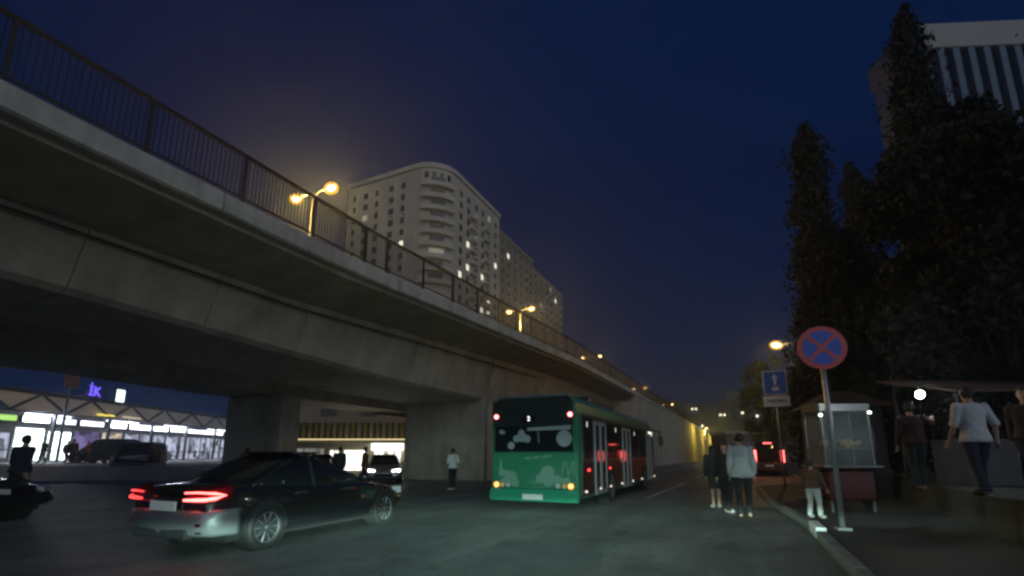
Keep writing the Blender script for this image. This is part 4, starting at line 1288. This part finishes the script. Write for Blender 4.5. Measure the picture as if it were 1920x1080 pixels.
def person(label, loc, rz, h=1.75, shirt=None, trousers=None, shoes=None, hair=None, stride=0.12, phase=1, arm=(0.1, -0.1), bare_legs=False, long_hair=False,
           girth=1.0, head_turn=0.0, voxel=0.02, sleeves='long', loose=0.02, bend=(0, 0), group=None, raise_arm=None, shirt_len=0.0):
    s = h / 1.75
    t = thing("person", label, "person", loc, rz, group)
    J = {}
    hx = .095 * girth
    for sd, sg in (('l', -1), ('r', 1)):
        f = stride * phase * sg
        J['hip' + sd] = (sg * hx, 0, .90)
        J['knee' + sd] = (sg * hx * 1.05, f * .55 + .03, .49)
        J['ank' + sd] = (sg * hx * 1.05, f * 1.05 - .02, .095 + (max(0, -f) * .25))
        J['toe' + sd] = (sg * (hx * 1.05 + .02), f * 1.05 + .17, .045 + (max(0, -f) * .05))
        J['sh' + sd] = (sg * .185 * girth, 0, 1.42)
        a = arm[0] * -sg * phase if arm[1] is None else arm[0 if sg < 0 else 1]
        J['el' + sd] = (sg * .228 * girth, a * .5 - .03, 1.14)
        J['wr' + sd] = (sg * .222 * girth, a + .05 + bend[0 if sg < 0 else 1] * .25, .90 + bend[0 if sg < 0 else 1] * .22)
        if raise_arm == sd:
            J['el' + sd] = (sg * .40, .15, 1.32); J['wr' + sd] = (sg * .52, .34, 1.42)
    J = {k: tuple(c * s for c in v) for k, v in J.items()}
    mb = MB(); bones = []

    def cap(lbl, a, ra, b, rb):
        capsule(mb, a, ra * s, b, rb * s); bones.append((lbl, a, b, (ra + rb) * .5 * s))
    # torso: stacked ellipses, hips to neck
    T = [(.84, .145, .105), (.92, .165, .12), (1.02, .150, .108), (1.10, .142, .10), (1.22, .160, .112), (1.34, .178, .115), (1.42, .160, .095), (1.465, .085, .065), (1.49, .06, .058)]
    rings = [[(w * girth * s * math.cos(2 * math.pi * k / 16), d * girth * s * math.sin(2 * math.pi * k / 16) + (.01 if z > 1.2 else 0) * s, z * s) for k in range(16)] for z, w, d in T]
    mb.loft(rings)
    bones.append(('hips', (0, 0, .84 * s), (0, 0, .97 * s), .13 * s)); bones.append(('torso', (0, 0, 1.02 * s), (0, 0, 1.40 * s), .13 * s))
    cap('neck', (0, -.005 * s, 1.44 * s), .056, (0, .012 * s, 1.53 * s), .052)
    hc = Vector((0, .022, 1.63)) * s
    ct, stn = math.cos(head_turn), math.sin(head_turn)

    def hp(x, y, z):
        return (hc.x + (x * ct - y * stn) * s, hc.y + (x * stn + y * ct) * s, hc.z + z * s)
    mb.ball(tuple(hc + Vector((0, 0, .015 * s))), (.077 * s, .094 * s, .105 * s), 14, 10)
    mb.ball(hp(0, .018, -.06), (.058 * s, .068 * s, .065 * s), 12, 8)
    capsule(mb, hp(0, .092, .012), .012 * s, hp(0, .108, -.022), .016 * s, 6)
    for sg in (-1, 1):
        mb.ball(hp(sg * .080, -.005, -.005), (.014 * s, .024 * s, .033 * s), 8, 6)
    bones.append(('head', tuple(hc + Vector((0, 0, -.05 * s))), tuple(hc + Vector((0, 0, .05 * s))), .085 * s))
    for sd, sg in (('l', -1), ('r', 1)):
        cap('thigh', J['hip' + sd], .088 * girth, J['knee' + sd], .058)
        cap('shin', J['knee' + sd], .057, J['ank' + sd], .038)
        cap('foot', J['ank' + sd], .042, J['toe' + sd], .036)
        capsule(mb, tuple(Vector(J['ank' + sd]) + Vector((0, -.03 * s, -.04 * s))), .036 * s, J['toe' + sd], .034 * s)
        cap('upper', J['sh' + sd], .056, J['el' + sd], .043)
        cap('fore', J['el' + sd], .042, J['wr' + sd], .029)
        w = Vector(J['wr' + sd]); e = Vector(J['el' + sd]); d = (w - e).normalized()
        cap('hand', tuple(w + d * .02 * s), .030, tuple(w + d * .075 * s), .034)
    me = remesh(mb, voxel)
    # vertices -> nearest body segment
    n = len(me.vertices); P = np.empty(n * 3); me.vertices.foreach_get('co', P); P = P.reshape(-1, 3)
    N = np.empty(n * 3); me.vertices.foreach_get('normal', N); N = N.reshape(-1, 3)
    D = np.stack([seg_dist(P, a, b) - r for _, a, b, r in bones], 1)
    lab = np.array([b[0] for b in bones])[D.argmin(1)]
    polys = [tuple(p.vertices) for p in me.polygons]

    def shell(name, m, keep, off, flare=None):
        idx = np.where(keep)[0]
        mp = {int(i): k for k, i in enumerate(idx)}
        fs = [tuple(mp[v] for v in f) for f in polys if all(v in mp for v in f)]
        if not fs:
            return
        V = P[idx] + N[idx] * off
        fold = np.sin(P[idx, 2] * 55 + P[idx, 0] * 30) * np.sin(P[idx, 2] * 23 + P[idx, 1] * 40) * .004
        V = V + N[idx] * fold[:, None]
        if flare is not None:
            V = V + N[idx] * np.array([1, 1, 0]) * (flare(P[idx, 2]) * np.where(np.isin(lab[idx], ['upper', 'fore']), .25, 1.0))[:, None]
        m2 = bpy.data.meshes.new(name); m2.from_pydata(V.tolist(), [], fs)
        m2.polygons.foreach_set('use_smooth', [True] * len(fs))
        o = obj(name, m2, m, t)
        sol = o.modifiers.new("cloth", 'SOLIDIFY'); sol.thickness = .006; sol.offset = 0
        return o
    # fingers: five unequal, slightly curled, joined to the hand
    fb = MB()
    for sd, sg in (('l', -1), ('r', 1)):
        w = Vector(J['wr' + sd]); e = Vector(J['el' + sd]); d = (w - e).normalized()
        fwd_ = Vector((0, 1, 0)); a_ = (fwd_ - d * fwd_.dot(d)).normalized(); inn = a_.cross(d).normalized() * (1 if sg < 0 else -1)
        base = w + d * .095 * s
        for k, L in enumerate((.066, .075, .072, .056)):
            o_ = base + a_ * (.026 - .0175 * k) * s
            fb.tube([tuple(o_ - d * .02 * s), tuple(o_ + d * L * .45 * s + inn * .006 * s), tuple(o_ + d * L * .8 * s + inn * .02 * s), tuple(o_ + d * L * s + inn * .036 * s)], [.0088 * s, .0085 * s, .0075 * s, .005 * s], 6)
        tb = w + d * .045 * s + a_ * .028 * s
        fb.tube([tuple(tb - a_ * .01 * s), tuple(tb + a_ * .022 * s + d * .025 * s), tuple(tb + a_ * .03 * s + d * .055 * s + inn * .01 * s)], [.0105 * s, .0095 * s, .006 * s], 6)
    nb = len(me.vertices)
    allv = P.tolist() + [tuple(v) for v in fb.v]; allf = polys + [tuple(i + nb for i in f) for f in fb.f]
    eb = MB()
    for sg in (-1, 1):
        eb.ball(hp(sg * .031, .083, .012), (.012 * s, .008 * s, .007 * s), 8, 4)
    eb.ball(hp(0, .083, -.058), (.022 * s, .006 * s, .005 * s), 8, 4)
    ne = len(allv); nf = len(allf)
    allv += list(eb.v); allf += [tuple(i + ne for i in f) for f in eb.f]
    bm_ = bpy.data.meshes.new("body"); bm_.from_pydata(allv, [], allf)
    bm_.polygons.foreach_set('use_smooth', [True] * len(allf))
    bm_.materials.append(skin_m); bm_.materials.append(eye_m)
    mi = [0] * nf + [1] * (len(allf) - nf); bm_.polygons.foreach_set('material_index', mi)
    obj("body", bm_, None, t)
    bpy.data.meshes.remove(me)
    z = P[:, 2] / s
    arms = np.isin(lab, ['upper'] + (['fore'] if sleeves == 'long' else []))
    hem = .90 - shirt_len
    tor = (np.isin(lab, ['torso', 'hips', 'neck']) & (z > hem) & (z < 1.475)) | ((lab == 'thigh') & (z > hem))
    if shirt:
        shell("shirt", shirt, tor | (arms & (z < 1.48)), .010 + loose * .6, lambda q: np.clip((1.25 - q / s) * .11, 0, .06) * (1 if loose > .015 else .3))
    if trousers:
        low = .52 if bare_legs else .085
        shell("trousers", trousers, (np.isin(lab, ['hips', 'thigh', 'shin', 'torso']) & (z < 1.0) & (z > low)), .012, lambda q: np.clip((.5 - q / s) * .03, 0, .015))
    shell("shoe", shoes or black, np.isin(lab, ['foot']) & (z < .13), .009)
    # hair cap, and a fall down the back when long
    Hh = (P - np.array(hc)) / s
    ly = Hh[:, 1] * ct - Hh[:, 0] * stn
    cap_k = (lab == 'head') & ((Hh[:, 2] > .055) | ((ly < -.005) & (Hh[:, 2] > -.07)))
    shell("hair", hair or hair_d, cap_k, .014)
    if long_hair:
        hb = MB()
        for dx in (-.05, 0, .05):
            capsule(hb, hp(dx, -.07, .03), .045 * s, hp(dx * 1.3, -.10, -.26), .03 * s, 8)
        capsule(hb, hp(-.07, -.02, .02), .03 * s, hp(-.085, -.04, -.20), .02 * s, 8); capsule(hb, hp(.07, -.02, .02), .03 * s, hp(.085, -.04, -.20), .02 * s, 8)
        hm_ = remesh(hb, .016, 2)
        obj("long_hair", hm_, hair or hair_d, t)
    return t


def cloth(name, c):
    return mat("cloth_" + name, c, 0.9, vary=0.12, scale=6)


c_white = cloth("white", (.55, .55, .55)); c_grey = cloth("pale_grey", (.40, .41, .42)); c_black = cloth("black", (.018, .018, .02)); c_dark = cloth("dark", (.03, .032, .036))
c_brown = cloth("brown", (.10, .05, .035)); c_navy = cloth("navy", (.02, .025, .045)); c_cream = cloth("cream", (.62, .62, .60)); c_red = cloth("dark_red", (.05, .018, .018))
GW = "people walking along the kerb"
person("man in pale grey long-sleeved shirt and black trousers, seen from behind", (-.02, 12.55, 0), R(8), 1.92, c_grey, c_black, black, hair_d, stride=.10, arm=(.06, None), loose=.017, shirt_len=.08, group=GW)
person("woman in black with white sneakers, left of the man in pale shirt", (-.40, 13.4, 0), R(-20), 1.70, c_black, c_black, mat("white_sneaker", (.7, .7, .7), .6, vary=.05), hair_b, stride=.16, phase=-1, arm=(.1, None), head_turn=R(150), group=GW)
person("woman with long dark hair and bare shins, leftmost of the three walkers", (-.72, 14.6, 0), R(10), 1.68, c_dark, c_dark, c_cream, hair_d, stride=.15, arm=(.05, None), bare_legs=True, long_hair=True, girth=.95, group=GW)
person("child in brown top and white trousers beside the sign post", (1.30, 12.1, .115), R(-40), 1.18, c_brown, c_cream, c_cream, hair_d, stride=.08, girth=1.12, arm=(.1, .2), group="people on the right sidewalk")
GR = "people on the right sidewalk"
person("man in white T-shirt on the terrace, right of the bare lamp", (3.50, 10.45, TZ), R(20), 1.78, c_white, c_navy, black, hair_d, stride=.15, sleeves='short', loose=.012, shirt_len=.05, girth=1.08, arm=(.15, None), group=GR)
person("person in dark clothes right of the man in white T-shirt", (4.25, 10.6, TZ), R(150), 1.74, c_dark, c_navy, mat("pale_shoe", (.4, .4, .4), .7), hair_b, stride=.22, arm=(.1, None), group=GR)
person("person in brown jacket at the right picture edge", (4.75, 10.4, TZ), R(120), 1.72, c_brown, c_dark, black, hair_d, arm=(.1, .1), group=GR)
person("person in dark red top reaching towards the bare lamp", (3.02, 11.7, TZ), R(10), 1.66, c_red, c_dark, black, hair_d, arm=(.1, .1), raise_arm='r', group=GR)
GU = "people under and beyond the flyover"
x, y = fwd(-7.6, 21.6); person("left of the two dark figures before the bright shop doorway", (x, y, 0), R(40), 1.78, c_dark, c_dark, black, hair_d, voxel=.028, girth=1.05, stride=.08, group=GU)
x, y = fwd(-6.55, 21.8); person("right of the two dark figures before the bright shop doorway", (x, y, 0), R(-30), 1.78, c_brown, c_black, black, hair_d, voxel=.028, stride=.12, group=GU)
x, y = fwd(-2.45, 20.3); person("person in pale banded top standing before the wide pier", (x, y, 0), R(60), 1.7, c_cream, c_black, c_cream, hair_d, voxel=.028, stride=.05, bend=(1, 1), sleeves='short', group=GU)
x, y = fwd(-12.3, 12.3); person("tall dark figure at the left edge before the lit shops", (x, y, 0), R(20), 1.92, c_navy, c_dark, black, hair_d, voxel=.028, girth=1.1, group=GU)
GM = "shoppers in front of the market"
for i, (lat, dp, hh, lb) in enumerate(((-33.6, 35.0, 1.75, "leftmost shopper silhouetted against the bright white window"), (-33.2, 36.4, 1.7, "second shopper from the left before the bright window"),
                                       (-32.0, 35.6, 1.78, "third shopper, right of the bright white window"), (-32.6, 37.5, 1.68, "shopper nearest the dark minivan before the pale window"))):
    x, y = fwd(lat, dp)
    person(lb, (x, y, PZ), R(rng.uniform(0, 360)), hh, (c_dark, c_navy, c_black, c_brown)[i], c_black, black, hair_d, voxel=.034, stride=rng.uniform(.03, .14), group=GM)
x, y = fwd(-10.3, 19.0); person("person whose head shows above the grey sedan's roof", (x, y, 0), R(30), 1.72, c_dark, c_dark, black, hair_d, voxel=.03, group=GU)

# ------------------------------------------------------------------ added haze, stands in for lens glare and veil around the lamps
HAZE = 0.0015
mb = MB().box((0, 270, 36.4), (900, 610, 76))
hz = mb.build("haze", None)
hmx = bpy.data.materials.new("glare_haze"); hmx.use_nodes = True
nt = hmx.node_tree; nt.nodes.remove(nt.nodes["Principled BSDF"])
pv = nt.nodes.new("ShaderNodeVolumePrincipled"); pv.inputs["Color"].default_value = (.74, .87, 1, 1); pv.inputs["Density"].default_value = HAZE; pv.inputs["Anisotropy"].default_value = .66
nt.links.new(pv.outputs[0], nt.nodes["Material Output"].inputs["Volume"])
hz.data.materials.append(hmx)
tag(hz, "thin haze added for the glow and veil around the lamps", "haze", kind="stuff")
